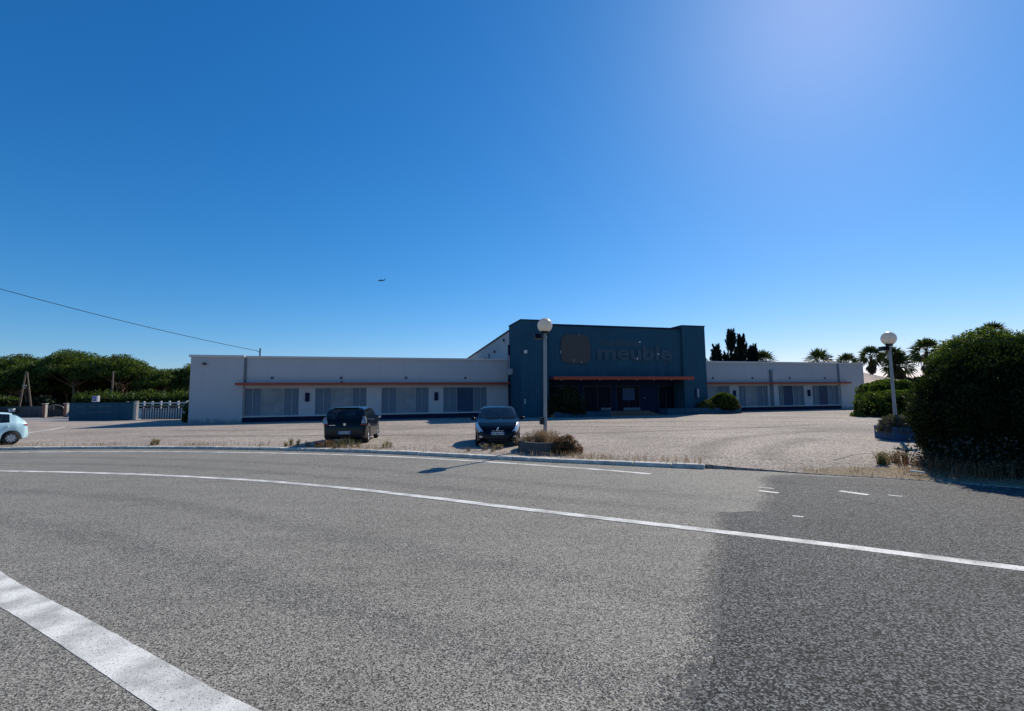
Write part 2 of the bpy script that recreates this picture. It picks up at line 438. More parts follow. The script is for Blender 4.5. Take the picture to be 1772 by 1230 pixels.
# darker resurfaced asphalt on the right
pe = [(0.55, 2.0), (1.04, 3.02), (1.38, 3.55), (1.62, 4.0), (1.9, 4.6), (2.11, 5.12), (2.5, 5.8), (2.81, 6.48), (3.1, 7.2), (3.47, 7.88), (3.8, 7.95), (4.1, 7.91), (4.6, 8.7), (5.1, 9.6), (5.53, 10.41), (5.7, 10.9), (6.13, 11.3), (6.9, 11.3)]
pj = []
for i in range(len(pe) - 1):
    a, b = Vector(pe[i]), Vector(pe[i + 1]); m_ = max(1, int((b - a).length / 0.09))
    for k in range(m_):
        q = a + (b - a) * k / m_; pj.append((q.x + random.uniform(-.012, .012), q.y + random.uniform(-.012, .012)))
pr = [(x - 0.02, y - 0.09) for x, y in edge_right[3:]]
sheet('asphalt_patch', pj + pr + [(60, -18.4), (60, -40), (-1.2, -40), (-0.6, 0)], 0.003, M_patch)

def wear_mat(name, src, amount, cell, seed):
    # thin coat over the road that thins out across the band (u of its UV map)
    m, nt, b = nodes_of(name); p = geo_pos(nt)
    uv = nt.nodes.new('ShaderNodeUVMap'); sx = nt.nodes.new('ShaderNodeSeparateXYZ'); nt.links.new(uv.outputs[0], sx.inputs[0])
    vo = nt.nodes.new('ShaderNodeTexVoronoi'); vo.inputs['Scale'].default_value = cell; nt.links.new(p, vo.inputs['Vector'])
    se = nt.nodes.new('ShaderNodeSeparateColor'); nt.links.new(vo.outputs['Color'], se.inputs[0])
    lg = noise(nt, p, 1.3, 5, .65)
    a = nt.nodes.new('ShaderNodeMath'); a.operation = 'MULTIPLY'; nt.links.new(sx.outputs[0], a.inputs[0]); nt.links.new(lg, a.inputs[1])
    a2 = nt.nodes.new('ShaderNodeMath'); a2.operation = 'MULTIPLY'; a2.inputs[1].default_value = amount * 2; nt.links.new(a.outputs[0], a2.inputs[0])
    c = nt.nodes.new('ShaderNodeMath'); c.operation = 'LESS_THAN'; nt.links.new(se.outputs[1], c.inputs[0]); nt.links.new(a2.outputs[0], c.inputs[1])
    nt.links.new(ramp(nt, se.outputs[0], [(0, src[0]), (1, src[1])]), b.inputs['Base Color']); b.inputs['Roughness'].default_value = .8; b.inputs['Specular IOR Level'].default_value = .25
    tr = nt.nodes.new('ShaderNodeBsdfTransparent'); mx = nt.nodes.new('ShaderNodeMixShader')
    nt.links.new(c.outputs[0], mx.inputs[0]); nt.links.new(tr.outputs[0], mx.inputs[1]); nt.links.new(b.outputs[0], mx.inputs[2])
    nt.links.new(mx.outputs[0], nt.nodes['Material Output'].inputs['Surface']); return m
def wear_band(name, pts, width, z, mat, prof=(0, .6, 1, .6, 0)):
    c = catmull([(x, y, 0) for x, y in pts], .3); K_ = len(prof); vs = []; us = []
    for i, p in enumerate(c):
        d = (c[min(i + 1, len(c) - 1)] - c[max(i - 1, 0)]).normalized(); nn = Vector((-d.y, d.x, 0))
        for k in range(K_): vs.append(p + nn * width * (k / (K_ - 1) - .5) + Vector((0, 0, z))); us.append(prof[k])
    mb = MB().add(vs, [(i * K_ + k, (i + 1) * K_ + k, (i + 1) * K_ + k + 1, i * K_ + k + 1) for i in range(len(c) - 1) for k in range(K_ - 1)])
    o = mb.build(name, mat); uvl = o.data.uv_layers.new(name='UVMap')
    for li, lp in enumerate(o.data.loops): uvl.data[li].uv = (us[lp.vertex_index], 0)
    o['kind'] = 'structure'; return o
M_wear = wear_mat('tyre_wear', (L(.05), L(.19)), .13, 100, 1)
M_fade = wear_mat('patch_fade', (L(.005), L(.16)), .75, 66, 2)
wear_band('tyre_wear_band', [(-16, 11.2), (-11, 10.6), (-7, 9.4), (-3.5, 7.5), (-1, 6.0), (1.5, 4.6), (5, 2.6)], 0.75, 0.0015, M_wear)
wear_band('tyre_wear_band', [(-15, 9.0), (-10, 8.4), (-6.5, 7.2), (-3.5, 5.6), (-1, 4.2), (1.5, 2.8), (4, 1.3)], 0.75, 0.0015, M_wear)
wear_band('tyre_wear_band', [(-24, 17.6), (-17, 17.3), (-11, 16.1), (-6, 14.3), (-2, 12.2), (1.5, 10.2), (5, 8.2), (8, 6.5)], 0.7, 0.0015, M_wear)
wear_band('tyre_wear_band', [(-24, 15.8), (-17, 15.7), (-11, 14.6), (-6, 12.7), (-2, 10.6), (1.5, 8.7), (5, 6.7)], 0.7, 0.0015, M_wear)
wear_band('patch_fade_band', [(x - .02, y + .01) for x, y in pe[:10]], 0.5, 0.0018, M_fade, (.9, .8, .9, .3, 0))
wear_band('patch_fade_band', [(x - .03, y + .02) for x, y in pe[11:]], 0.45, 0.0018, M_fade, (.9, .9, .7, .35, 0))
M_lotwear = wear_mat('lot_wear', (L(.10), (.26, .21, .17, 1)), .3, 48, 3)
for pts in ([(-20, 26), (-10, 25), (0, 24.2), (9, 25.5), (18, 29)], [(-22, 31), (-10, 30.2), (2, 30.6), (14, 27), (20, 21)], [(-6, 33.5), (4, 35), (16, 34), (26, 30)], [(5.5, 13.8), (6.8, 17), (10, 21), (16, 24.5)], [(7.0, 13.4), (8.8, 16.4), (12.4, 20.0)]):
    wear_band('lot_wear_band', pts, 1.3, .1025, M_lotwear)
def crack(name, pts, z, w, mat):
    mb = MB(); vs = []
    q = []
    for a, b in zip(pts[:-1], pts[1:]):
        a, b = Vector(a), Vector(b); m_ = max(2, int((b - a).length / .07))
        for k in range(m_): q.append(a + (b - a) * k / m_ + Vector((random.uniform(-.025, .025), random.uniform(-.025, .025))))
    for i, p in enumerate(q):
        d = (q[min(i + 1, len(q) - 1)] - q[max(i - 1, 0)]).normalized(); ww = w * random.uniform(.3, 1.2) * min(1, (len(q) - i) / 6)
        vs += [(p.x - d.y * ww, p.y + d.x * ww, z), (p.x + d.y * ww, p.y - d.x * ww, z)]
    o = mb.add(vs, [(2 * i, 2 * i + 1, 2 * i + 3, 2 * i + 2) for i in range(len(q) - 1)]).build(name, mat); o['kind'] = 'structure'; return o
M_crack = mat_plain('crack_tar', L(.012), .9, var=.3, scale=20)
crack('road_crack', [(5.9, 9.2), (5.95, 8.6), (6.2, 8.2), (6.15, 7.8)], .005, .012, M_crack)
crack('road_crack', [(5.5, 10.6), (6.2, 10.2), (7.6, 9.9), (9.0, 9.1)], .005, .01, M_crack)
for pts in ([(-14, 29), (-9, 28.2), (-4, 29.3), (1, 28.4)], [(4, 24), (8, 23.2), (13, 23.8), (20, 22.6)], [(-5, 22.4), (-3.6, 23.4), (-1.9, 22.8)], [(6, 33), (12, 31.5), (19, 32.4), (26, 31)], [(8.6, 13.1), (10, 14.3), (11.4, 14.9)]):
    crack('lot_crack', pts, .104, .02, M_crack)
def line_obj(name, pts, w): return ribbon(name, pts, w, 0.003 if name in ('near_line', 'road_edge_line') else 0.006, M_line, step=0.12)
line_obj('road_edge_line', [(-34, 16.3), (-28, 18.3), (-24, 18.95), (-20.27, 19.2), (-16.87, 19.15), (-13.06, 18.68), (-9.35, 17.9), (-5.79, 16.85), (-3.56, 15.95), (-1.2, 14.76), (0.83, 13.55), (2.26, 12.65), (3.33, 11.85)], 0.17)
line_obj('lane_line', [(-22, 14.2), (-18, 14.2), (-14.56, 13.82), (-11.6, 13.26), (-8.74, 12.5), (-5.99, 11.55), (-3.54, 10.42), (-1.52, 9.3), (-0.03, 8.4), (1.34, 7.62), (2.52, 6.95), (3.46, 6.42), (4.22, 5.96), (4.88, 5.54), (5.36, 5.24), (8, 3.6), (14, 0.2)], 0.19)
line_obj('near_line', [(-9, 7.2), (-7, 6.15), (-5.23, 5.06), (-3.89, 4.28), (-2.95, 3.72), (-2.22, 3.28), (-1.76, 3.02), (0.2, 2.0), (2, 1.2)], 0.29)
for pts, w in (([(4.80, 9.60), (5.06, 9.36)], 0.13), ([(4.98, 9.95), (5.20, 9.80)], 0.07), ([(6.30, 9.48), (6.56, 9.08)], 0.15), ([(6.9, 9.05), (7.05, 8.9)], 0.06), ([(4.3, 7.6), (4.42, 7.52)], 0.06)):
    line_obj('worn_dash_line', pts, w)
ribbon('faded_lot_line', [(-30.6, 30.5), (-31.6, 32.2), (-33.2, 35.0), (-35.54, 38.3)], 0.22, 0.106, M_line)
sheet('side_road', [(-120, 57.5), (-36, 53.8), (-36, 61), (-120, 72)], 0.105, M_side)
# bare soil strip by the big bush
ss = MB(); e2 = [(6.3, 12.05), (6.7, 11.78), (7.2, 11.44), (7.7, 11.2), (8.2, 10.9), (8.6, 10.62), (9.0, 10.35), (9.45, 10.0), (9.85, 9.66), (10.9, 8.95), (12, 8.2), (14, 6.9), (16, 5.6), (24, 1.1)]
e3 = []
for a, b in zip(e2[:-1], e2[1:]):
    m_ = max(1, int((Vector(b) - Vector(a)).length / 0.12))
    for k in range(m_): e3.append((a[0] + (b[0] - a[0]) * k / m_ + random.uniform(-.02, .02), a[1] + (b[1] - a[1]) * k / m_ + random.uniform(-.01, .03)))
e2 = e3; nn_ = len(e2); vs = []
for i, (x, y) in enumerate(e2): vs.append((x, y, 0.018))
for i, (x, y) in enumerate(e2): vs.append((x + 0.95 * min(1, .25 + i * .03) + random.uniform(-.05, .05), y + min(1.45, .12 + i * .055) + 0.12 * math.sin(i * .7) + random.uniform(-.07, .07), 0.018 + 0.094 * min(1.45, .12 + i * .055) / 1.45))
for i, (x, y) in enumerate(e2): vs.append((x + 4.5, y + 5.5 + 0.4 * math.sin(i * .3), 0.108))
fs = [(i, i + 1, nn_ + i + 1, nn_ + i) for i in range(nn_ - 1)] + [(nn_ + i, nn_ + i + 1, 2 * nn_ + i + 1, 2 * nn_ + i) for i in range(26, nn_ - 1)]
ss.add(vs, fs); so = ss.build('soil_verge', M_soil); so['kind'] = 'structure'

# kerb: separate stones on one run
kerb = empty('kerb', (0, 0, 0)); kerb['kind'] = 'structure'
def kerbstone_mesh():
    return MB().bbox(-0.5, 0.5, -0.06, 0.24, -0.12, 0.1, 0.018).mesh('kerb_stone', M_kerb)
km = kerbstone_mesh()
seg = [kerb_line[0]]; acc = 0.0
dense = catmull([(x, y, 0) for x, y in kerb_pts], 0.05)
last = dense[0]; stones = [last]
for p in dense:
    if (p - last).length >= 1.0: stones.append(p); last = p
stones.append(dense[-1])
for a, b in zip(stones[:-1], stones[1:]):
    d = b - a
    if d.length < 0.3: continue
    o = link('kerb_stone', km, kerb); c = (a + b) / 2
    o.location = (c.x, c.y, random.uniform(-0.008, 0.006)); o.rotation_euler = (random.uniform(-.03, .03), 0, math.atan2(d.y, d.x)); o.scale.x = d.length - 0.012

# ------------------------------------------------------------------ the showroom building
BA = math.radians(16.2)
BP = Vector((-27.65, 41.13, 0.1))
bld = empty('showroom_building', BP, BA)
tag(bld, 'long low white showroom with a dark blue central block and thin red awnings', 'building')
H = 5.72                      # wing height above the lot
def part(name, mb, mats, parent=bld): return mb.build(name, mats, parent)

def wing_wall(name, x0, x1, wins, blank, z_sill=0.52, z_top=3.02, depth=16.0):
    """front wall with real window openings; blank = solid end bay."""
    mb = MB()
    bx0, bx1 = blank
    mb.box(bx0, bx1, 0.0, depth, 0.0, H, 1)                    # solid end bay, slightly proud
    mx0, mx1 = (bx1, x1) if bx0 == x0 else (x0, bx0)
    yf, yb = 0.22, 0.5
    mb.box(mx0, mx1, yf, yb, z_top, H)                         # band above the windows
    xs = [mx0] + [c for w in wins for c in (w[0], w[-1])] + [mx1]
    for a, b in zip(xs[0::2], xs[1::2]):
        if b - a > 0.02: mb.box(a, b, yf, yb, z_sill, z_top)   # piers
    mb.box(mx0, mx1, 0.5, depth, 4.2, H)                       # roof and body behind the shop front
    mb.box(mx0, mx1, 5.0, depth, 0.0, 4.2)
    return part(name, mb, [M_white, M_whitest])

WL = [[4.16, 4.84, 5.53, 7.38, 8.05, 8.64], [10.01, 10.74, 11.38, 13.24, 13.92, 14.53], [15.87, 16.55, 17.26, 19.06, 19.68, 20.35], [21.75, 22.41, 23.12, 24.82, 25.54, 26.18]]
WR = [[51.2, 51.8, 52.3, 53.97, 54.75, 55.57], [56.88, 57.44, 57.94, 59.56, 60.4, 61.17], [62.6, 63.04, 63.51, 65.03, 65.91, 66.68], [68.0, 68.53, 69.06, 70.59, 71.44, 72.32]]
wing_wall('wall', 0, 28.4, WL, (0.0, 4.1))
wing_wall('wall', 49.0, 76.4, WR, (72.4, 76.4))
# roofs, copings
for a, b, c0, c1 in ((0, 28.4, -0.12, 28.4), (49.0, 76.4, 49.0, 76.5)):
    mb = MB()
    j = 4.16 if a == 0 else 72.4
    mb.box(c0, j - 0.03, -0.12 if a == 0 else 0.08, 0.35, H, H + 0.19); mb.box(j + 0.03, c1, 0.08 if a == 0 else -0.12, 0.35, H + 0.0, H + 0.165)
    mb.box(c0, c0 + 0.35, 0.36, 16.1, H, H + 0.18)
    part('coping', mb, M_cop)
    part('roof', MB().box(a + 0.4, b - 0.4, 0.4, 15.9, H, H + 0.05), M_conc_dark)
# sills and navy plinths
part('sill', MB().bbox(3.95, 28.35, -0.02, 0.5, 0.44, 0.52, 0.012), M_cop)
part('plinth', MB().box(4.1, 28.4, 0.16, 0.49, 0.0, 0.44), M_plinth)
part('sill', MB().bbox(49.05, 72.5, -0.02, 0.5, 0.44, 0.52, 0.012), M_cop)
part('plinth', MB().box(49.0, 72.4, 0.16, 0.49, 0.0, 0.44), M_plinth)
part('gutter_pipe', MB().tube((4.24, 0.15, 3.4), (4.24, 0.15, H), 0.05), M_shut)
part('gutter_pipe', MB().tube((72.3, 0.15, 3.4), (72.3, 0.15, H), 0.05), M_shut)
# boxed pilaster on the right wing; the grey strip beside it paints its shadow gap
part('pilaster_shadow_gap', MB().bbox(61.75, 62.45, -0.1, 0.2, 0.53, 4.9, 0.02).box(61.45, 61.7, 0.1, 0.2, 0.53, 4.92, 1), [M_white, M_shut])

def shutter_mesh(w, h):
    mb = MB(); t = 0.035
    mb.box(0, t, 0, .05, 0, h).box(w - t, w, 0, .05, 0, h).box(t, w - t, 0, .05, 0, t).box(t, w - t, 0, .05, h - t, h)
    nsl = 16; dz = (h - 2 * t) / nsl
    for k in range(nsl):
        z = t + k * dz
        mb.add([(t, 0.008, z), (w - t, 0.008, z), (w - t, 0.04, z + dz), (t, 0.04, z + dz), (t, 0.02, z), (w - t, 0.02, z), (w - t, 0.05, z + dz), (t, 0.05, z + dz)],
               [(0, 1, 2, 3), (7, 6, 5, 4), (0, 4, 5, 1), (3, 2, 6, 7)])
    return mb.mesh('shutter', M_shut)

def window(w, idx, dark=False, boarded=False):
    z0, z1 = 0.53, 3.02
    fr = MB(); y0, y1 = 0.3, 0.42
    fr.box(w[0], w[5], y0, y1, z1 - 0.05, z1 - 0.004); fr.box(w[0], w[5], y0, y1, z0, z0 + 0.05)
    for x in w: fr.box(min(max(x - 0.02, w[0]), w[5] - 0.04), min(max(x + 0.02, w[0] + 0.04), w[5]), y0, y1, z0 + 0.05, z1 - 0.05)
    win = part('window', fr, M_frame)
    for a, b in ((w[0], w[1]), (w[1], w[2]), (w[3], w[4]), (w[4], w[5])):
        o = link('shutter', shutter_mesh(b - a - 0.05, z1 - z0 - 0.11), win); o.location = (a + 0.025, 0.335, z0 + 0.055)
    MB().box(w[2] + .02, w[3] - .02, 0.36, 0.372, z0 + .05, z1 - .05).build('pane', M_filmd if dark else M_film, win)
    # what stands behind the glass
    if not dark:
        mb = MB(); nx = 28; x0, x1 = w[2] - 0.1, w[3] + 0.1; vs = []
        zz = (z0 + 0.05, z1 - 0.06)
        for i in range(nx + 1):
            x = x0 + (x1 - x0) * i / nx; y = 0.62 + 0.03 * math.sin(i * 1.9 + idx)
            vs += [(x, y, zz[0]), (x, y, zz[1])]
        mb.add(vs, [(2 * i, 2 * i + 2, 2 * i + 3, 2 * i + 1) for i in range(nx)], 0, True)
        if idx % 2: mb.box(x0, x1, 0.56, 0.58, z0 + 0.05, z0 + 0.75)
        mb.build('blind', M_curtain, win)
    else:
        MB().box(w[2] + .1, w[3] - .1, 0.9, 1.1, z0, z0 + 0.8).build('display_box', M_inside, win)
    return win
for i, w in enumerate(WL): window(w, i, dark=(i == 3))
for i, w in enumerate(WR): window(w, i + 1, dark=(i >= 2))
# inner partition so the showrooms are closed rooms
for a, b in ((4.1, 28.4), (49, 72.4)): part('showroom_floor', MB().box(a, b, 0.5, 5.0, 0.40, 0.45), M_inside)

def awning(x0, x1, z, y_back, proj):
    o = MB().bbox(x0, x1, y_back - proj, y_back - proj + 0.06, z, z + 0.2, 0.01).box(x0 + .01, x1 - .01, y_back - proj + 0.062, y_back - 0.002, z + 0.1, z + 0.16)
    return part('awning', o, M_red)
awning(3.62, 28.3, 3.26, 0.22, 0.9)
awning(49.06, 73.6, 3.20, 0.22, 0.75)
for x0 in (52.4,): pass
# wall lamps (dark boxes) and small vents
for x, z in ((9.35, 2.16), (21.06, 2.12), (56.2, 2.06), (67.38, 2.06)):
    part('letter_box', MB().bbox(x - 0.18, x + 0.18, 0.06, 0.217, z - 0.4, z + 0.4, 0.02), M_plinth)
for x in (6.37, 12.23, 18.15, 23.95, 53.33, 58.97, 64.55, 70.1):
    mb = MB(); z = 3.93
    mb.box(x - .13, x + .13, 0.18, 0.217, z - .12, z + .12)
    for k in range(3): mb.box(x - .11, x + .11, 0.168, 0.179, z - .09 + k * .07, z - .06 + k * .07, 1)
    part('vent_grille', mb, [M_shut, M_dark])
part('spot_lamp', MB().box(0.95, 1.2, -0.25, -0.02, 5.05, 5.2), M_dark)
part('spot_lamp', MB().tube((12.3, 0.0, 3.5), (12.3, -0.25, 3.58), 0.07), M_dark)
# roof mast that carries the cable
part('roof_mast', MB().tube((5.15, 1.0, H), (5.15, 1.0, H + 0.95), 0.06).tube((4.8, 1.0, H + .75), (5.15, 1.0, H + .55), 0.025), M_dark)
part('roof_vent', MB().tube((61.9, 1.2, H), (61.9, 1.2, H + .42), 0.22, 0.22, 12), M_dark)

# central block
TX0, TX1, PX0, PX1 = 28.5, 49.0, 31.2, 46.2
TH = 9.22
part('pilaster', MB().box(TX0, PX0, -4.2, -2.2, 0, TH), M_blue)
part('pilaster', MB().box(PX1, TX1, -4.2, -2.2, 0, TH - 0.02), M_blue)
part('sign_wall', MB().box(PX0, PX1, -3.9, -2.2, 3.86, 8.86), M_blue)
part('parapet_cap', MB().box(PX0 + 0.01, PX1 - 0.01, -4.0, -2.1, 8.86, 9.0), M_blue2)
part('parapet_cap', MB().box(TX0 - .06, PX0 + .06, -4.26, 0.0, TH, TH + 0.09), M_blue2)
part('parapet_cap', MB().box(PX1 - .06, TX1 + .06, -4.26, 0.0, TH - .02, TH + 0.07), M_blue2)
part('block_side', MB().box(TX0, PX0, -2.2, 0.0, 0, TH).box(PX1, TX1, -2.2, 0, 0, TH - .02).box(PX0, PX1, -2.2, 0.0, 3.9, 8.85), M_blue)
# hall behind, white, roof falling to the back
hall = MB()
x0, x1 = TX0 + 0.05, TX1 - 0.05
prof = [(0.0, 0.0), (24.0, 0.0), (24.0, 7.7), (0.0, 8.72)]
hall.add([(x0, y, z) for y, z in prof] + [(x1, y, z) for y, z in prof], [(0, 1, 2, 3)[::-1], (4, 5, 6, 7), (3, 2, 6, 7)[::-1], (1, 5, 6, 2), (0, 3, 7, 4)])
part('hall_wall', hall, M_white)
cap = MB(); q = [(-0.0, 8.73), (24.1, 7.71), (24.1, 7.85), (-0.0, 8.87)]
cap.add([(x0 - .12, y + .01, z) for y, z in q] + [(x1 + .12, y + .01, z) for y, z in q], [(0, 1, 2, 3), (4, 7, 6, 5), (0, 4, 5, 1), (3, 2, 6, 7), (1, 5, 6, 2), (0, 3, 7, 4)])
part('hall_roof', cap, M_dark)
for y, z in ((1.9, 7.9), (6.0, 7.05), (10.5, 6.6)):
    part('wall_bracket', MB().box(TX0 - .12, TX0 + 0.04, y, y + .25, z, z + .3), M_dark)
part('flue_pipe', MB().tube((TX0 - .1, 8.6, 5.8), (TX0 - .1, 8.6, 7.2), 0.09), M_shut)
part('meter_cabinet', MB().bbox(TX0 - .30, TX0 - .005, -1.2, -0.4, 4.2, 4.8, .02), M_frame)
part('downpipe', MB().tube((TX0 - .1, -.3, 4.6), (TX0 - .1, -.3, 6.2), 0.07), M_frame)
part('side_duct', MB().box(TX0 - .16, TX0 - .004, -0.32, -.02, 0, 7.3), M_blue2)
part('lamp_bracket', MB().box(TX1 + .005, TX1 + .2, -3.8, -3.5, TH - 1.15, TH - .8), M_dark)
# entrance recess
RY = -2.4
rw = MB()
def rbox(a, b, z0, z1): rw.box(a, b, RY, RY + 0.19, z0, z1)
rbox(PX0, 31.75, 0, 3.6); rbox(31.75, 34.95, 0, 0.55); rbox(31.75, 34.95, 3.02, 3.6)
rbox(34.95, 35.6, 0, 3.6); rbox(35.6, 38.7, 3.0, 3.6); rbox(38.7, 39.28, 0, 3.6); rbox(39.28, 42.05, 3.0, 3.6); rbox(42.05, 44.24, 0, 3.6)
rbox(44.24, PX1, 0, 0.55); rbox(44.24, PX1, 3.0, 3.6)
part('entrance_wall', rw, M_blue2)
part('recess_ceiling', MB().box(PX0, PX1, -3.9, RY + .19, 3.6, 3.855), M_blue2)
part('recess_back', MB().box(PX0, PX1, -0.2, -0.05, 0, 3.9), M_inside)
def rwin(name, a, b, z0, z1, cols, glass):
    fr = MB(); t = 0.07
    fr.box(a, b, RY + .03, RY + .13, z0, z0 + t).box(a, b, RY + .03, RY + .13, z1 - t, z1)
    for k in range(cols + 1):
        x = a + (b - a - t) * k / cols; fr.box(x, x + t, RY + .03, RY + .13, z0 + t, z1 - t)
    w = part(name, fr, M_dark)
    for k in range(cols):
        xa = a + (b - a - t) * k / cols + t; xb = a + (b - a - t) * (k + 1) / cols
        MB().box(xa, xb, RY + .07, RY + .085, z0 + t, z1 - t).build('pane', glass, w)
    return w
rwin('display_window', 31.76, 34.94, 0.56, 3.01, 2, M_glassd)
rwin('display_window', 44.25, PX1 - .01, 0.56, 2.99, 2, M_glassd)
d1 = rwin('entrance_door', 35.61, 38.69, 0.02, 2.99, 2, M_glassd)
d2 = rwin('entrance_door', 39.29, 42.04, 0.02, 2.99, 2, M_glassd)
MB().box(40.0, 41.4, RY - .004, RY + .028, 1.5, 2.75).build('poster', M_planterblue, d2)
MB().box(40.05, 42.0, RY - .006, RY + .028, 0.42, 0.72).build('door_kickplate', M_shut, d2)
MB().box(37.5, 38.6, RY - .006, RY + .028, 0.5, 0.75).build('door_kickplate', M_shut, d1)
part('wall_switch', MB().box(42.5, 42.6, RY - .03, RY - .002, 1.68, 1.78), M_frame)
# canopy over the entrance
part('awning', MB().bbox(31.25, 46.55, -5.4, -5.33, 3.5, 3.82, .012).box(31.27, 46.53, -5.328, -4.22, 3.6, 3.7).box(31.27, PX1 - .02, -4.22, -3.905, 3.6, 3.7), M_red)
for k in range(8):
    x = 32.1 + k * 1.98
    part('downlight', MB().tube((x, -5.2, 3.43), (x, -5.2, 3.597), 0.06, 0.045), M_frame)
# steps, ramp and low planter walls in front
part('entrance_steps', MB().box(36.9, 42.2, -5.6, RY - .002, 0, 0.16).box(37.1, 42.0, -5.1, RY - .002, 0.16, 0.32).box(37.3, 41.8, -4.7, RY - .002, 0.32, 0.44), mat_plain('brown_tile', S(104, 88, 74), 0.8, var=0.2))
part('planter_wall', MB().box(33.4, 36.85, -5.6, -5.4, 0, 0.5).box(31.25, 33.4, -5.6, -5.4, 0, 0.5), M_blue)
part('planter_wall', MB().bbox(43.1, 51.9, -5.7, -5.5, 0, 0.62, .015).box(51.7, 51.9, -5.5, -0.0, 0, 0.6).box(43.1, 43.3, -5.5, -4.25, 0, .6), M_blue)
part('planter_soil', MB().box(43.3, 51.7, -5.5, -4.25, 0, 0.48).box(49.02, 51.7, -4.25, -0.03, 0, .47), M_soil)
part('planter_soil', MB().box(31.25, 36.85, -5.4, -4.3, 0, 0.4), M_soil)
# fixtures on the pilasters
part('alarm_box', MB().bbox(28.75, 29.05, -4.3, -4.2, 6.05, 6.35, .015), M_cop)
part('wall_plate', MB().box(29.85, 30.15, -4.24, -4.2, 2.2, 2.85), M_planterblue)
part('wall_plate', MB().box(28.72, 28.84, -4.25, -4.2, 1.3, 1.75), M_frame)
part('wall_plate', MB().box(47.75, 47.9, -4.25, -4.2, 1.7, 2.6), M_frame)
part('wall_plate', MB().box(47.4, 47.6, -4.24, -4.2, 1.6, 2.6), M_blue2)

# sign: rounded square board and the ghost of the letters
def superellipse(cx, cz, a, b, e=4.2, n=48):
    out = []
    for k in range(n):
        t = 2 * math.pi * k / n; c, s_ = math.cos(t), math.sin(t)
        out.append((cx + a * math.copysign(abs(c) ** (2 / e), c), cz + b * math.copysign(abs(s_) ** (2 / e), s_)))
    return out
part('sign_board', MB().plate(superellipse(34.15, 6.58, 1.56, 1.44), -4.02, -3.902), M_board)
for x, z, w, h in ((32.5, 6.1, .07, .3), (33.9, 5.35, .06, .2), (34.7, 5.22, .06, .16), (34.5, 8.0, .1, .06)):
    part('sign_clip', MB().box(x, x + w, -4.05, -4.021, z, z + h), M_frame)

def text_mesh(body, size, offset=0.0, extrude=0.03, spacing=1.0):
    cu = bpy.data.curves.new('txt', 'FONT'); cu.body = body; cu.size = size; cu.offset = offset; cu.extrude = extrude
    cu.space_character = spacing; cu.align_x = 'LEFT'; cu.resolution_u = 4
    o = bpy.data.objects.new('txt', cu); col.objects.link(o)
    dg = bpy.context.evaluated_depsgraph_get(); dg.update()
    me = bpy.data.meshes.new_from_object(o.evaluated_get(dg)); bpy.data.objects.remove(o); bpy.data.curves.remove(cu)
    return me

def put_letters(word, x0, x1, z, xh, mat, name, ex=0.03, offs=0.02, y=-3.9):
    # one mesh per letter, spread from x0 to x1
    ms = [text_mesh(ch, 1.0, offs, ex) for ch in word]
    ws = []
    for me in ms:
        co = np.array([v.co[:] for v in me.vertices]); ws.append((co[:, 0].min(), co[:, 0].max(), co[:, 1].min(), co[:, 1].max()))
    sc = xh / ws[0][3]
    tot = sum((b - a) * sc for a, b, _, _ in ws); gap = 0.13 * xh; kx = (x1 - x0 - gap * (len(word) - 1)) / tot; x = x0
    for me, (a, b, _, _) in zip(ms, ws):
        me.materials.clear(); me.materials.append(mat)
        o = link(name, me, bld); o.rotation_euler = (math.pi / 2, 0, 0); o.scale = (sc * kx, sc, 1)
        o.location = (x - a * sc * kx, y - ex - 0.003, z); x += (b - a) * sc * kx + gap
put_letters('meuble', 36.45, 45.0, 5.62, 1.02, M_letter, 'sign_letter', 0.05, 0.035)
put_letters('monsieur', 36.5, 41.4, 7.02, 0.46, M_letter, 'small_sign_letter', 0.012, 0.02)
for x, z, r in ((41.25, 7.42, 0.5), (43.4, 6.2, -0.6), (40.9, 5.7, 1.4)):
    o = part('torn_paper', MB().box(-.11, .11, -0.012, 0, -.05, .05), M_cop); o.location = (x, -4.02, z); o.rotation_euler = (0, -r, 0)
# ------------------------------------------------------------------ cars
M_navy = mat_car('car_paint_navy', S(6, 9, 16), 0.2, 0.0)
M_blk = mat_car('car_paint_black', S(6, 9, 14), 0.2, 0.0)
M_mint = mat_car('car_paint_mint', S(198, 234, 240), 0.3, 0.5)
M_tyre = mat_plain('tyre_rubber', S(24, 24, 25), 0.85, var=0.15, scale=20)
M_alloy = mat_plain('wheel_silver', S(190, 192, 195), 0.35, metal=0.7, var=0.06)
M_cglass = mat_glass('car_glass', (0.01, 0.014, 0.018, 1), 0.38, 0.02)
M_chrome = mat_plain('chrome', S(210, 212, 215), 0.15, metal=1.0, var=0.03)
M_lens = mat_plain('lamp_lens', S(205, 208, 210), 0.12, metal=0.35, var=0.1, scale=30)
M_lens2 = mat_plain('tail_lens_clear', S(150, 146, 148), 0.12, metal=0.3, var=0.35, scale=22)
M_tail = mat_plain('tail_lens_red', S(150, 40, 36), 0.2, var=0.15, scale=14)
M_plate = mat_plain('number_plate', S(205, 208, 212), 0.5, var=0.04)
M_plateblue = mat_plain('plate_blue', S(30, 70, 150), 0.5, var=0.04)
M_cabin = mat_plain('cabin_grey', S(34, 36, 40), 0.9, var=0.15)

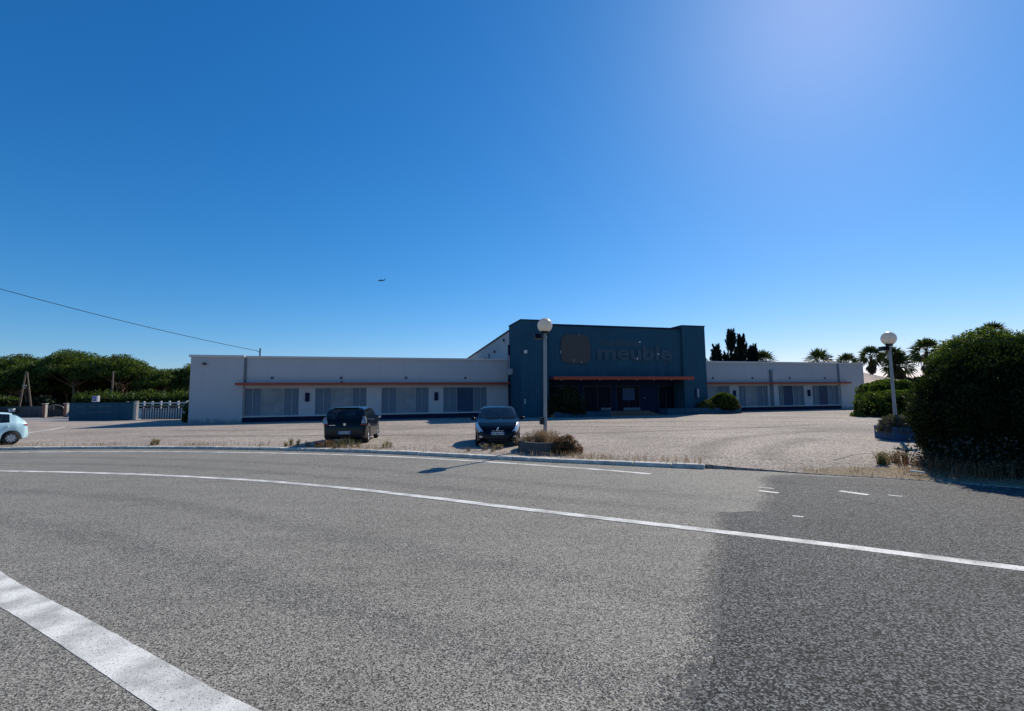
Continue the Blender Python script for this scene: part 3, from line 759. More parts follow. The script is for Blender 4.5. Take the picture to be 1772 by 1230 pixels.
def car(name, spec, loc, heading, label):
    root = empty(name, loc, heading); tag(root, label, 'car', 'cars on the parking lot')
    Lh = spec['L'] / 2; W = spec['W'] / 2
    top_x, top_z = zip(*spec['top']); belt_x, belt_z = zip(*spec['belt']); wx, wv = zip(*spec['plan'])
    ax = spec['axles']; R = spec['R'] + 0.055; zc = spec['R']
    lowz = spec['low']; tum = spec.get('tumble', 0.34)
    def section(x):
        zt = float(np.interp(x, top_x, top_z)); zb = min(float(np.interp(x, belt_x, belt_z)), zt - 0.012)
        w = W * float(np.interp(x, wx, wv)); g = zt - zb
        e = lowz + 0.10 * max(0, (abs(x) - Lh + 0.25) / 0.25)
        arch = e
        for a in ax:
            if abs(x - a) < R: arch = max(arch, zc + math.sqrt(R * R - (x - a) ** 2))
        zm = max(arch + 0.02, e + (zb - e) * 0.55)
        y5 = w * 0.965; y6 = y5 - tum * g * 0.85
        y7 = y6 - 0.09 - 0.02 * g
        ins = 0.72 if arch > e + 0.02 else 0.9
        return [(0, e), (w * ins * 0.75, e), (w * (ins), arch if arch > e + .02 else e), (w * 0.985, arch if arch > e + .02 else e + 0.04), (w, zm), (w * 0.995, zm + (zb - zm) * 0.6), (y5 + .012, zb), (y5 - 0.01, zb + min(0.03, g * 0.25)),
                (y6, zb + g * 0.84), (y7, zb + g * 0.965), (y7 * 0.55, zt - 0.004), (0, zt)]
    xs = sorted(set([round(-Lh + i * 0.045, 4) for i in range(int(2 * Lh / 0.045) + 1)] + [Lh] + list(spec['cuts'])))
    secs = [section(x) for x in xs]; K = len(secs[0])
    V, idx = [], {}
    for i, (x, s_) in enumerate(zip(xs, secs)):
        for k, (y, z) in enumerate(s_):
            for sg in (1, -1):
                if y == 0 and sg == -1: idx[(i, k, -1)] = idx[(i, k, 1)]; continue
                idx[(i, k, sg)] = len(V); V.append((x, sg * y, z))
    groups = {}
    def put(g, f): groups.setdefault(g, []).append(f)
    ws0, ws1 = spec['screen']; rw1, rw0 = spec['rear']
    for i in range(len(xs) - 1):
        xm = (xs[i] + xs[i + 1]) / 2
        for k in range(K - 1):
            for sg in (1, -1):
                f = [idx[(i, k, sg)], idx[(i + 1, k, sg)], idx[(i + 1, k + 1, sg)], idx[(i, k + 1, sg)]]
                f = list(dict.fromkeys(f))
                if sg == -1: f = f[::-1]
                f = f[::-1] if False else f
                g = 'body'
                if k >= 8 and ws0 < xm < ws1: g = 'windscreen'
                elif k >= 8 and rw1 < xm < rw0: g = 'rear_window'
                elif k == 7:
                    for j, (a, b) in enumerate(spec['side_win']):
                        if a < xm < b: g = 'side_window%d%+d' % (j, sg)
                elif 4 <= k <= 6:
                    for j, (a, b) in enumerate(spec['doors']):
                        if a < xm < b: g = 'door%d%+d' % (j, sg)
                put(g, f)
    for i in (0, len(xs) - 1):
        ring = [idx[(i, k, 1)] for k in range(K)] + [idx[(i, k, -1)] for k in range(K - 2, 0, -1)]
        put('body', ring if i == 0 else ring[::-1])
    def sub(nm, faces, mat, parent, smooth=True, off=0.0):
        used = sorted({v for f in faces for v in f}); mp = {u: j for j, u in enumerate(used)}
        me = bpy.data.meshes.new(nm); me.from_pydata([V[u] for u in used], [], [[mp[v] for v in f] for f in faces])
        bm = bmesh.new(); bm.from_mesh(me); bmesh.ops.recalc_face_normals(bm, faces=bm.faces)
        if off:
            for v in bm.verts: v.co += v.normal * off
        bm.to_mesh(me); bm.free()
        me.materials.append(mat); me.polygons.foreach_set('use_smooth', [smooth] * len(me.polygons))
        try: me.set_sharp_from_angle(angle=math.radians(38))
        except Exception: pass
        return link(nm, me, parent)
    body = sub('body', groups.pop('body'), spec['paint'], root)
    for g, fs in groups.items():
        base = ''.join(c for c in g if c.isalpha() or c == '_')
        if base == 'door':
            d = sub('door', fs, spec['paint'], root)
            j = int(g[4]); sg = 1 if g.endswith('+1') else -1
            xa, xb = spec['doors'][j]; s_ = section(xa + 0.16); z = s_[6][1] - 0.1
            MB().bbox(xa + 0.08, xa + 0.26, s_[5][0] * sg - 0.02, s_[5][0] * sg + 0.025, z, z + 0.035, 0.008).build('door_handle', spec['paint'], d)
        else: sub(base, fs, M_cglass, root)
    def surf(x, r, sg, off=0.008):
        s_ = section(x); k = min(int(r), K - 2); t = r - k
        y = s_[k][0] + (s_[k + 1][0] - s_[k][0]) * t; z = s_[k][1] + (s_[k + 1][1] - s_[k][1]) * t
        return Vector((x, sg * (y + off), z + off * 0.3))
    def patch(nm, corners, mat, parent, sg, n=6, off=0.012, push=0.0):
        # corners: (x, row) quad on the body skin
        (xa, ra), (xb, rb), (xc, rc), (xd, rd) = corners; vs = []
        for i in range(n + 1):
            for j in range(n + 1):
                u, v = i / n, j / n
                x = (1 - u) * (1 - v) * xa + u * (1 - v) * xb + u * v * xc + (1 - u) * v * xd
                r = (1 - u) * (1 - v) * ra + u * (1 - v) * rb + u * v * rc + (1 - u) * v * rd
                p = surf(x, r, sg, off); p.x += push; vs.append(p)
        fs = [(i * (n + 1) + j, (i + 1) * (n + 1) + j, (i + 1) * (n + 1) + j + 1, i * (n + 1) + j + 1) for i in range(n) for j in range(n)]
        return MB().add(vs, fs, 0, True).build(nm, mat, parent)
    for nm, cs, mat, off, push in spec['lamps']:
        for sg in (1, -1): patch(nm, cs, mat, root, sg, 6, off, push)
    # wheels
    rr = spec['R']; tw = 0.19
    prof = [(rr * 0.62, -tw / 2), (rr * 0.93, -tw / 2), (rr, -tw / 2 + 0.03), (rr, tw / 2 - 0.03), (rr * 0.93, tw / 2), (rr * 0.62, tw / 2)]
    tyre = MB().lathe(prof, n=28, axis='y').mesh('wheel', M_tyre)
    rm = MB().lathe([(rr * 0.645, -0.05), (rr * 0.64, 0.07), (rr * 0.58, 0.085), (rr * 0.57, 0.03)], n=28, axis='y')
    ns = spec.get('spokes', 6)
    for k in range(ns):
        t = 2 * math.pi * k / ns; c, s_ = math.cos(t), math.sin(t); h = 0.042
        p = [(0.02, -h), (rr * 0.60, -h * 0.72), (rr * 0.60, h * 0.72), (0.02, h)]
        vs = [(a * c - b * s_, yy, a * s_ + b * c) for yy in (0.045, 0.075) for a, b in p]
        rm.add(vs, [(0, 1, 2, 3), (7, 6, 5, 4), (0, 4, 5, 1), (1, 5, 6, 2), (2, 6, 7, 3), (3, 7, 4, 0)])
    rm.lathe([(0.001, 0.085), (0.05, 0.083), (0.06, 0.05)], n=14, axis='y')
    disc = MB().lathe([(0.001, 0.02), (rr * 0.6, 0.02)], n=20, axis='y').mesh('brake_disc', M_dark)
    rim = rm.mesh('rim', M_alloy)
    for a in ax:
        for sg in (1, -1):
            w = link('wheel', tyre, root); w.location = (a, sg * (W * float(np.interp(a, wx, wv)) - tw / 2 - 0.015), rr)
            if sg == -1: w.rotation_euler = (0, 0, math.pi)
            link('rim', rim, w); link('brake_disc', disc, w)
    # mirrors
    mx, mz = spec['mirror']
    for sg in (1, -1):
        yy = section(mx)[6][0]
        m = MB().sphere((mx, sg * (yy + 0.13), mz), 0.1, 12, 8, (0.6, 1.05, 0.72)).tube((mx + .04, sg * (yy - .01), mz - .05), (mx, sg * (yy + .1), mz - .02), 0.022, n=6).build('wing_mirror', spec.get('mirror_mat', spec['paint']), root)
        MB().sphere((mx - 0.05, sg * (yy + 0.13), mz), 0.085, 10, 6, (0.2, 1, 0.7)).build('mirror_glass', M_chrome, m)
    # cabin
    cab = MB(); zf = lowz + 0.06
    for yy in (-0.36, 0.36):
        for xx in spec['seats']:
            cab.bbox(xx - .25, xx + .25, yy - .25, yy + .25, zf, zf + 0.38, .05)
            cab.bbox(xx - .36, xx - .22, yy - .24, yy + .24, zf + 0.3, zf + 0.86, .05)
            cab.bbox(xx - .36, xx - .26, yy - .12, yy + .12, zf + 0.88, zf + 1.05, .03)
    cab.box(spec['screen'][0] - 0.3, spec['screen'][0] + 0.25, -W * 0.75, W * 0.75, zf + 0.35, zf + 0.62)
    cab.build('seats', M_cabin, root)
    return root, body, section

def plate(root, x, z, text, face, blue=True, w=0.52):
    s_ = 1 if face == 'front' else -1
    p = MB().bbox(-0.006, 0.006, -w / 2, w / 2, -0.055, 0.055, 0.002).build('number_plate', M_plate, root); p.location = (x, 0, z)
    for y in (-w / 2 + 0.02, w / 2 - 0.02):
        b = MB().box(-0.004, 0.004, -0.02, 0.02, -0.052, 0.052).build('plate_band', M_plateblue, p); b.location = (s_ * 0.006, y, 0)
    me = text_mesh(text, 0.1, 0.001, 0.002, 1.05)
    co = np.array([v.co[:] for v in me.vertices]); wd = co[:, 0].max() - co[:, 0].min()
    me.materials.clear(); me.materials.append(M_black)
    t = link('plate_text', me, p); sc = min(1.0, (w - 0.1) / wd)
    t.rotation_euler = (math.pi / 2, 0, math.pi / 2 if face == 'front' else -math.pi / 2); t.scale = (sc, 1, 1)
    t.location = (s_ * 0.009, -s_ * wd * sc / 2, -0.036)

# navy five-door hatchback seen from the rear
spA = dict(L=4.02, W=1.74, R=0.31, low=0.2, paint=M_navy, axles=(1.28, -1.31),
    top=[(-2.01, 0.62), (-2.0, 0.86), (-1.97, 0.98), (-1.93, 1.03), (-1.80, 1.28), (-1.69, 1.44), (-1.60, 1.475), (-1.3, 1.505), (-0.6, 1.53), (0.0, 1.52), (0.3, 1.49), (0.55, 1.40), (1.10, 1.02), (1.16, 0.99), (1.6, 0.90), (1.85, 0.80), (1.97, 0.68), (2.01, 0.55)],
    belt=[(-2.01, 0.80), (-1.9, 0.99), (-1.2, 0.98), (0, 0.95), (1.1, 0.92), (1.9, 0.72), (2.01, 0.54)],
    plan=[(-2.01, 0.88), (-1.95, 0.94), (-1.8, 0.975), (-1.4, 1.0), (1.2, 1.0), (1.6, 0.95), (1.85, 0.84), (1.97, 0.66), (2.01, 0.55)],
    cuts=(-1.93, -1.69, 0.42, 1.10), screen=(0.42, 1.08), rear=(-1.925, -1.67), side_win=[(-1.55, -1.12), (-1.06, -0.30), (-0.22, 0.78)], doors=[(-1.0, -0.26), (-0.24, 0.85)],
    seats=(-0.05, -0.85), mirror=(0.62, 1.02), tumble=0.30, spokes=6,
    lamps=[('headlamp', [(1.6, 5.2), (1.93, 5.0), (1.93, 6.2), (1.5, 6.6)], M_lens, 0.01, 0.01)])
rA, bA, secA = car('navy_hatchback', spA, (-7.12, 21.75, 0.1), math.radians(97), 'dark navy five-door hatchback parked nose away at the kerb, rear plate showing')
plate(rA, -2.018, 0.47, 'CV-421-EH', 'rear')
_b = MB().plate([(-.055, .05), (.055, .05), (.045, -.02), (0, -.06), (-.045, -.02)][::-1], -0.008, 0.008).build('badge', M_chrome, rA)
_b.rotation_euler = (0, 0, math.pi / 2); _b.location = (-2.0, 0, 0.80)
MB().box(-2.012, -2.0, 0.36, 0.60, 0.765, 0.79).build('name_badge', M_chrome, rA)
MB().bbox(-2.03, -1.96, -0.74, 0.74, 0.34, 0.40, .02).build('rear_bumper_strip', M_black, rA)
MB().bbox(-1.74, -1.58, -0.5, 0.5, 1.455, 1.485, .01).build('roof_spoiler', M_navy, rA)
for sg in (1, -1):
    y0, y1 = sorted((sg * 0.60, sg * 0.835))
    pg = [(0.66, 0.84), (0.855, 0.84), (0.858, 0.98), (0.80, 1.11), (0.72, 1.13), (0.70, 1.0)]
    MB().add([(-2.03 + 0.35 * max(0, z - 0.95), sg * y, z) for y, z in pg] + [(-1.84 + 0.35 * max(0, z - 0.95), sg * y, z) for y, z in pg], [tuple(range(6)), tuple(range(11, 5, -1))] + [(k, k + 6, (k + 1) % 6 + 6, (k + 1) % 6) for k in range(6)]).build('tail_lamp', M_lens2, rA)
    MB().bbox(-2.035, -1.9, y0 + .02, y1 - .01, 0.77, 0.815, .01).build('tail_lamp_reflector', M_tail, rA)
MB().tube((-1.99, 0.02, 1.03), (-1.86, 0.3, 1.22), 0.01, n=6).build('rear_wiper', M_black, rA)

# black small hatchback facing the road
spB = dict(L=4.03, W=1.74, R=0.305, low=0.19, paint=M_blk, axles=(1.27, -1.27),
    top=[(-2.01, 0.6), (-1.98, 0.95), (-1.75, 1.25), (-1.6, 1.40), (-1.2, 1.455), (-0.5, 1.475), (-0.1, 1.465), (0.15, 1.42), (0.95, 1.03), (1.03, 1.0), (1.5, 0.88), (1.78, 0.76), (1.92, 0.64), (1.985, 0.52), (2.015, 0.4)],
    belt=[(-2.01, 0.58), (-1.9, 0.95), (0, 0.92), (0.95, 0.90), (1.45, 0.80), (1.78, 0.66), (1.93, 0.56), (2.015, 0.38)],
    plan=[(-2.01, 0.85), (-1.8, 0.96), (-1.4, 1.0), (1.15, 1.0), (1.5, 0.95), (1.75, 0.86), (1.9, 0.74), (1.985, 0.60), (2.015, 0.52)],
    cuts=(0.12, 0.95, 1.03), screen=(0.12, 0.94), rear=(-1.9, -1.62), side_win=[(-1.4, -0.62), (-0.54, 0.55)], doors=[(-0.58, 0.7)],
    seats=(-0.25, -1.0), mirror=(0.58, 1.0), tumble=0.36, spokes=8,
    lamps=[('headlamp', [(1.05, 5.9), (1.86, 4.7), (1.96, 8.0), (1.42, 8.5)], M_lens, 0.012, 0.012),
           ('fog_lamp', [(1.86, 3.4), (1.97, 3.4), (1.97, 3.9), (1.86, 3.9)], M_lens, 0.014, 0.012),
           ('tail_lamp', [(-1.95, 4.9), (-1.7, 4.9), (-1.7, 6.6), (-1.9, 6.6)], M_tail, 0.012, -0.01)])
rB, bB, secB = car('black_hatchback', spB, (-0.63, 19.85, 0.1), math.radians(-88), 'black small hatchback parked facing the road beside the lamp post planter')
plate(rB, 2.03, 0.50, 'DE-406-NZ', 'front')
_b = MB().sphere((0, 0, 0), 0.05, 8, 6, (0.4, 0.7, 1)).sphere((0, 0.02, .045), 0.028, 8, 5, (.5, 1, 1)).box(-.02, .02, -.05, -.02, -.06, -.02).build('badge', M_chrome, rB)
_b.location = (1.955, 0, 0.66)
MB().bbox(1.985, 2.015, -0.22, 0.22, 0.585, 0.605, .005).build('chrome_strip', M_chrome, rB)
gr = MB()
for k in range(4): gr.box(1.99, 2.035, -0.46 + .03 * k, 0.46 - .03 * k, 0.40 - 0.055 * k, 0.425 - 0.055 * k)
gr.build('grille', M_black, rB)
for y0 in (-0.1, 0.5):
    MB().tube((0.98, y0 - 0.35, 1.035), (0.93, y0 + 0.2, 1.065), 0.009, n=6).build('wiper', M_black, rB)
MB().box(0.33, 0.36, -0.62, -0.55, 1.03, 1.12).build('parking_sticker', M_cop, rB)

# pale mint city car, only its rear in the picture
spC = dict(L=3.55, W=1.63, R=0.29, low=0.2, paint=M_mint, axles=(1.12, -1.18),
    top=[(-1.775, 0.5), (-1.76, 0.78), (-1.68, 0.98), (-1.5, 1.20), (-1.3, 1.36), (-1.1, 1.43), (-0.6, 1.485), (0.0, 1.48), (0.25, 1.43), (0.95, 1.0), (1.3, 0.92), (1.6, 0.78), (1.74, 0.62), (1.775, 0.45)],
    belt=[(-1.775, 0.5), (-1.7, 0.86), (-1.3, 0.96), (-0.6, 0.94), (0.9, 0.90), (1.5, 0.74), (1.775, 0.43)],
    plan=[(-1.775, 0.66), (-1.72, 0.8), (-1.6, 0.9), (-1.3, 0.98), (-1.0, 1.0), (1.0, 1.0), (1.4, 0.93), (1.65, 0.78), (1.775, 0.6)],
    cuts=(0.15, 0.95), screen=(0.15, 0.93), rear=(-1.62, -1.2), side_win=[(-1.12, -0.28), (-0.2, 0.62)], doors=[(-0.25, 0.85)],
    seats=(-0.2, -0.85), mirror=(0.6, 0.99), tumble=0.36, spokes=8,
    lamps=[('tail_lamp', [(-1.72, 5.6), (-1.58, 5.6), (-1.58, 6.6), (-1.69, 6.6)], M_tail, 0.012, -0.008), ('headlamp', [(1.35, 5.4), (1.55, 5.4), (1.55, 6.4), (1.35, 6.4)], M_lens, 0.012, 0.008)])
hC = math.radians(238)
rC, bC, secC = car('mint_city_car', spC, (-23.75, 21.1, 0.1), hC, 'pale mint city car at the left edge, only its rear half showing')
MB().sphere((-1.02, 0.822, 0.80), 0.06, 12, 8, (1, .12, 1)).build('fuel_cap', M_mint, rC)

# ------------------------------------------------------------------ lamp posts
def mat_opal():
    m, nt, b = nodes_of('opal_globe')
    nt.links.new(ramp(nt, noise(nt, geo_pos(nt), 3), [(0.3, S(214, 210, 202)), (0.7, S(228, 225, 218))]), b.inputs['Base Color'])
    b.inputs['Roughness'].default_value = 0.35
    t = nt.nodes.new('ShaderNodeBsdfTranslucent'); t.inputs['Color'].default_value = S(232, 226, 212)
    mx = nt.nodes.new('ShaderNodeMixShader'); mx.inputs[0].default_value = 0.45
    nt.links.new(b.outputs[0], mx.inputs[1]); nt.links.new(t.outputs[0], mx.inputs[2])
    nt.links.new(mx.outputs[0], nt.nodes['Material Output'].inputs['Surface']); return m
M_opal = mat_opal()
def lamp_post(loc, zg, lean, label, box=True):
    r = empty('lamp_post', loc); tag(r, label, 'street lamp', 'globe lamp posts on the lot')
    r.rotation_euler = (0, lean, 0)
    MB().path([(0, 0, 0.1), (0, 0, 0.5), (0, 0, 1.6), (0, 0, zg - 0.27)], [0.07, 0.068, 0.06, 0.055], 14).build('pole', M_pole, r)
    MB().lathe([(0.12, zg - 0.31), (0.13, zg - 0.25), (0.16, zg - 0.235), (0.16, zg - 0.2)], n=20).build('lamp_holder', M_dark, r)
    MB().sphere((0, 0, zg), 0.275, 32, 20).build('globe', M_opal, r)
    f = MB().bbox(-0.38, -0.12, -0.16, 0.12, zg - 0.50, zg - 0.33, .02).box(-0.12, 0.0, -.03, .03, zg - .46, zg - .43).build('floodlight', M_black, r)
    MB().box(-0.36, -0.14, -0.168, -0.161, zg - .48, zg - .35).build('floodlight_glass', M_glassd, f)
    MB().lathe([(0.07, zg - .47), (0.075, zg - .46), (0.075, zg - .42), (0.07, zg - .41)], n=14).build('clamp', M_pole, r)
    if box: MB().bbox(-0.2, -0.05, -0.09, 0.09, 0.62, 0.88, .012).build('junction_box', M_dark, r)
    MB().tube((0, 0, 0.02), (0, 0, 0.1), 0.14).build('foot', M_concrete, r)
    return r
lamp_post((1.16, 17.5, 0.3), 4.24, 0.015, 'globe lamp post in the weedy round planter beside the black car')
lamp_post((15.42, 19.5, 0.3), 3.83, 0.0, 'globe lamp post in the blue planter next to the big dark bush', box=False)
# planters
ring = []
for k in range(40):
    t = 2 * math.pi * k / 40; ring.append((math.cos(t), math.sin(t)))
pl = MB(); cxp, cyp = 1.12, 16.75
def ringwall(mb, cx, cy, ra, rb, th, z0, z1):
    nn = len(ring)
    vs = [(cx + c * ra, cy + s * rb, z) for z in (z0, z1) for c, s in ring] + [(cx + c * (ra - th), cy + s * (rb - th), z) for z in (z0, z1) for c, s in ring]
    fs = []
    for k in range(nn):
        j = (k + 1) % nn
        fs += [(k, j, nn + j, nn + k), (nn + k, nn + j, 3 * nn + j, 3 * nn + k), (3 * nn + k, 3 * nn + j, 2 * nn + j, 2 * nn + k)]
    return mb.add(vs, fs)
pr_ = ringwall(MB(), 0, 0, 0.85, 1.45, 0.12, -0.05, 0.36).build('round_planter', M_conc_dark); pr_.location = (cxp - 0.1, cyp, 0.1)
tag(pr_, 'low weathered concrete planter ring round the lamp post by the kerb', 'planter')
MB().prism([(c * 0.74, s * 1.34) for c, s in ring], 0.0, 0.26).build('planter_soil', M_soil, pr_)
bp = MB(); bp.bbox(-.9, .9, -.9, -.78, 0, 0.5, .012).bbox(-.9, .9, .78, .9, 0, 0.5, .012).box(-.9, -.78, -.78, .78, 0, .495).box(.78, .9, -.78, .78, 0, .495)
bpo = bp.build('square_planter', M_planterblue); bpo.location = (15.5, 18.9, 0.1); bpo.rotation_euler = (0, 0, math.radians(-18))
tag(bpo, 'square blue concrete planter half behind the big dark bush', 'planter')
MB().box(-.78, .78, -.78, .78, 0, .4).build('planter_soil', M_soil, bpo)
# ------------------------------------------------------------------ left side: wall, gate, fence, poles
def along(p, q, name, label=None, cat=None, group=None):
    """empty at p whose local x runs to q"""
    p, q = Vector(p), Vector(q); d = q - p
    o = empty(name, p, math.atan2(d.y, d.x))
    if label: tag(o, label, cat, group)
    return o, d.length
bw, ln = along((-49.3, 53.6, 0.1), (-40.9, 51.95, 0.1), 'blue_boundary_wall', 'blue rendered boundary wall with thin ledges at the lot edge', 'wall')
MB().box(0, ln, 0, 0.25, 0, 1.92).build('wall_body', M_blue, bw)
MB().box(-.03, ln, -.03, .28, 1.92, 1.97).build('wall_cap', M_blue2, bw)
for a, b, z in ((0.137, 0.25, 1.5), (0.318, 0.42, 1.5), (0.46, 0.675, 1.5), (0.16, 0.233, .88), (0.318, 0.67, .88)):
    MB().box(a * ln, b * ln, -0.07, -0.002, z, z + 0.035).build('ledge', M_shut, bw)
gp_, _ = along((-40.7, 51.95, 0.1), (-39.9, 51.75, 0.1), 'gate_pillar', 'pale concrete gate pillar between the blue wall and the bar gate', 'pillar')
MB().bbox(0, 0.3, -0.1, 0.18, 0, 2.0, .015).build('shaft', M_concrete, gp_)
MB().bbox(-.03, 0.33, -.13, 0.21, 2.0, 2.06, .015).build('cap', M_concrete, gp_)
gt, ln = along((-39.6, 51.5, 0.1), (-34.3, 50.9, 0.1), 'bar_gate', 'dark sliding gate of vertical bars by the building corner', 'gate')
MB().box(0, ln, 0, .06, 0.08, .16).box(0, ln, 0, .06, 1.48, 1.56).box(0, .08, -.01, .07, .05, 1.6).box(ln - .08, ln, -.01, .07, .05, 1.6).build('gate_frame', M_dark, gt)
bar = MB().box(-.06, .06, .012, .048, .162, 1.478).mesh('bar', M_dark)
for k in range(17): o = link('bar', bar, gt); o.location = (0.3 + k * (ln - .6) / 16, 0, 0)
fn, ln = along((-48.5, 60.4, 0.1), (-36.5, 57.6, 0.1), 'white_fence', 'white concrete post fence behind the bar gate', 'fence')
MB().box(0, ln, 0.02, .12, 0, 1.0).build('base_wall', M_cop, fn)
for z in (1.05, 1.42, 1.75): MB().box(0, ln, .04, .1, z, z + .14).build('rail', M_cop, fn)
po = MB().bbox(-.09, .09, -.03, .16, 0, 2.05, .01).mesh('post', M_cop)
for k in range(11): o = link('post', po, fn); o.location = (0.2 + k * 1.3, 0, 0)
# small blue and white sign box
sg_, _ = along((-49.5, 56.6, 0.1), (-48.5, 56.4, 0.1), 'sign_box', 'small white and blue sign box behind the blue wall', 'sign')
MB().tube((.4, .1, 0), (.4, .1, 2.2), .05).build('post', M_pole, sg_)
bx_ = MB().bbox(0.0, .82, 0, .3, 2.05, 2.75, .03).build('sign_body', M_cop, sg_)
MB().box(.1, .62, -.012, .004, 2.15, 2.66).build('sign_face', M_plateblue, bx_)
MB().box(.15, .55, -.02, -.013, 2.36, 2.44).build('sign_stripe', M_cop, bx_)
# wooden utility poles
ap = empty('wooden_pole_pair', (-71.6, 70.5, 0.1)); tag(ap, 'A-shaped pair of wooden utility poles beside the mailboxes', 'utility pole')
MB().tube((-.75, 0, 0), (0, 0, 6.7), .13, .09).build('pole', M_wood, ap)
MB().tube((1.0, .4, 0), (.12, 0.05, 6.6), .13, .09).build('pole', M_wood, ap)
MB().box(-.25, .32, -.16, -.08, 4.55, 4.7).build('brace', M_concrete, ap)
MB().box(-.1, .3, -.16, -.1, 4.2, 4.34).build('brace', M_concrete, ap)
up = MB().tube((0, 0, 0), (0, 0, 6.2), .13, .09).build('utility_pole', M_wood); up.location = (-54.0, 64.8, 0.1)
tag(up, 'single wooden utility pole rising behind the blue wall', 'utility pole')
mbx = empty('mailboxes', (-71.9, 68.9, 0.1)); tag(mbx, 'dark and white mailboxes on a post at the pole foot', 'mailbox')
MB().tube((0, 0, 0), (0, 0, 1.1), .06).build('post', M_concrete, mbx)
MB().bbox(-1.3, -.15, -.2, .2, .75, 1.2, .03).build('box', M_dark, mbx)
MB().bbox(.0, .7, -.2, .2, .8, 1.3, .03).build('box', M_cop, mbx)
MB().box(.3, .69, -.21, -.201, .85, 1.25).build('box_face', M_frame, mbx)
# stone gate pillars and arched gate
M_brick = mat_plain('red_stone', S(150, 96, 78), .9, var=.2, scale=3)
for x, lb in ((-65.6, 'left stone gate pillar with a reddish side, under the pines'), (-62.6, 'right stone gate pillar with a pale cap, under the pines')):
    g_ = empty('stone_pillar', (x, 67.6, .1)); tag(g_, lb, 'pillar', 'stone pillars of the arched gate')
    MB().bbox(-.2, .2, -.2, .2, 0, 1.85, .02).build('shaft', M_brick, g_)
    MB().box(.202, .22, -.18, .18, 0, 1.84).build('pale_side', M_concrete, g_)
    MB().bbox(-.27, .27, -.27, .27, 1.85, 1.98, .02).build('cap', M_concrete, g_)
ag = empty('arched_gate', (-64.1, 67.6, .1)); tag(ag, 'arched metal gate between two stone pillars', 'gate')
arc = [(1.1 * math.cos(t), 0, 1.25 + .5 * math.sin(t)) for t in np.linspace(math.pi, 0, 12)]
MB().path(arc, .05, 6).build('arch_rail', M_pole, ag)
for k in range(8):
    x = -1.0 + k * 2 / 7; z = 1.25 + .5 * math.sqrt(max(0, 1 - (x / 1.1) ** 2))
    MB().tube((x, 0, .1), (x, 0, z), .03, n=6).build('bar', M_dark, ag)
MB().box(-1.1, 1.1, .05, .08, .1, 1.1).build('panel', M_conc_dark, ag)
gw = MB().box(-75.5, -66.1, 69.4, 69.6, .1, 1.7).box(-62.2, -50, 68.4, 68.6, .1, 1.5).build('mesh_fence_wall', M_conc_dark)
tag(gw, 'grey weathered wall along the pines beside the arched gate', 'wall')
ws_ = MB().sphere((0, 0, .12), .35, 10, 6, (1.4, 1, .5)).build('white_stone', M_cop); ws_.location = (-55.6, 53.5, .1)
tag(ws_, 'small white kerb stone on the lot left of the blue wall', 'stone')
bt = MB().bbox(-5, 5, -.9, .9, 0, 1.25, .25).build('blue_tarpaulin', M_blue2); bt.location = (-78.5, 67.6, .1)
tag(bt, 'dark blue covered stack at the far left edge', 'tarpaulin')

# overhead cable from the roof mast
m0 = BP + Matrix.Rotation(BA, 3, 'Z') @ Vector((4.85, 1.0, H + 0.72)); m1 = Vector((-42.5, 19.0, 13.5))
cp = []
for k in range(41):
    t = k / 40; p = m0.lerp(m1, t); p.z -= 4 * 0.75 * t * (1 - t); cp.append(p)
tag(MB().path(cp, 0.022, 5).build('overhead_cable', M_black), 'black overhead cable sagging from the roof mast to the upper left', 'cable')

# ------------------------------------------------------------------ vegetation
def puff_cloud(centres, radii, per, size, rg, aspect=.45, flat=1.0, up=0.0):
    """leaves spread through balls at centres -> (N,4,3)"""
    c = np.repeat(centres, per, axis=0); r = np.repeat(radii, per)
    d = unit(rg.normal(size=(len(c), 3))); rad = r * rg.random(len(c)) ** 0.38
    p = c + d * rad[:, None] * np.array([1, 1, flat])
    return leaf_quads(p, size, rg, aspect, np.array([0, 0, 1.0]) + 0.0 * d, up) if up else leaf_quads(p, size, rg, aspect, d, 0.6)

def pine_parts(seed, height=10.0, cr=4.6, ch=3.0, nclump=85, per=95, size=.24):
    rg = np.random.default_rng(seed); base = height - ch
    wood = MB(); tip = Vector((rg.uniform(-.5, .5), rg.uniform(-.5, .5), base - 0.2)); mid = Vector((rg.uniform(-.4, .4), rg.uniform(-.4, .4), base * .5))
    wood.path([(0, 0, -.2), mid * .5, mid, tip], [.30, .25, .21, .17], 9)
    ends = []
    for k in range(9):
        a = k * 2.4 + rg.uniform(-.4, .4); rr = cr * rg.uniform(.35, .75)
        e = Vector((tip.x + rr * math.cos(a), tip.y + rr * math.sin(a), base + ch * rg.uniform(.15, .5))); st = mid.lerp(tip, rg.uniform(.55, 1.0))
        m2 = st.lerp(e, .5) + Vector((0, 0, -.25)); wood.path([st, m2, e], [.11, .08, .04], 6)
    n = nclump; a = rg.random(n) * 2 * math.pi; q = np.sqrt(rg.random(n)); lob = 1 + .16 * np.sin(3 * a + seed) + .1 * np.sin(5 * a + 2 * seed)
    x = q * cr * lob * np.cos(a); y = q * cr * lob * np.sin(a)
    zt = ch * np.sqrt(np.clip(1 - (q * .97) ** 2.4, 0, 1)); z = base + .25 + zt * (.30 + .62 * rg.random(n)) - .35 * q
    cen = np.stack([x + tip.x, y + tip.y, z], 1); rad = rg.uniform(.65, 1.15, n) * cr / 4.6
    Q = puff_cloud(cen, rad, per, size, rg, .38, .7)
    return wood.mesh('trunk', M_bark), quads_mesh('crown', Q, M_pine)
pine_kinds = [pine_parts(11, 10.8, 5.4, 4.6, 200, 130, .18), pine_parts(23, 9.8, 4.8, 4.2, 170, 130, .18), pine_parts(37, 9.2, 4.4, 4.6, 160, 130, .18)]
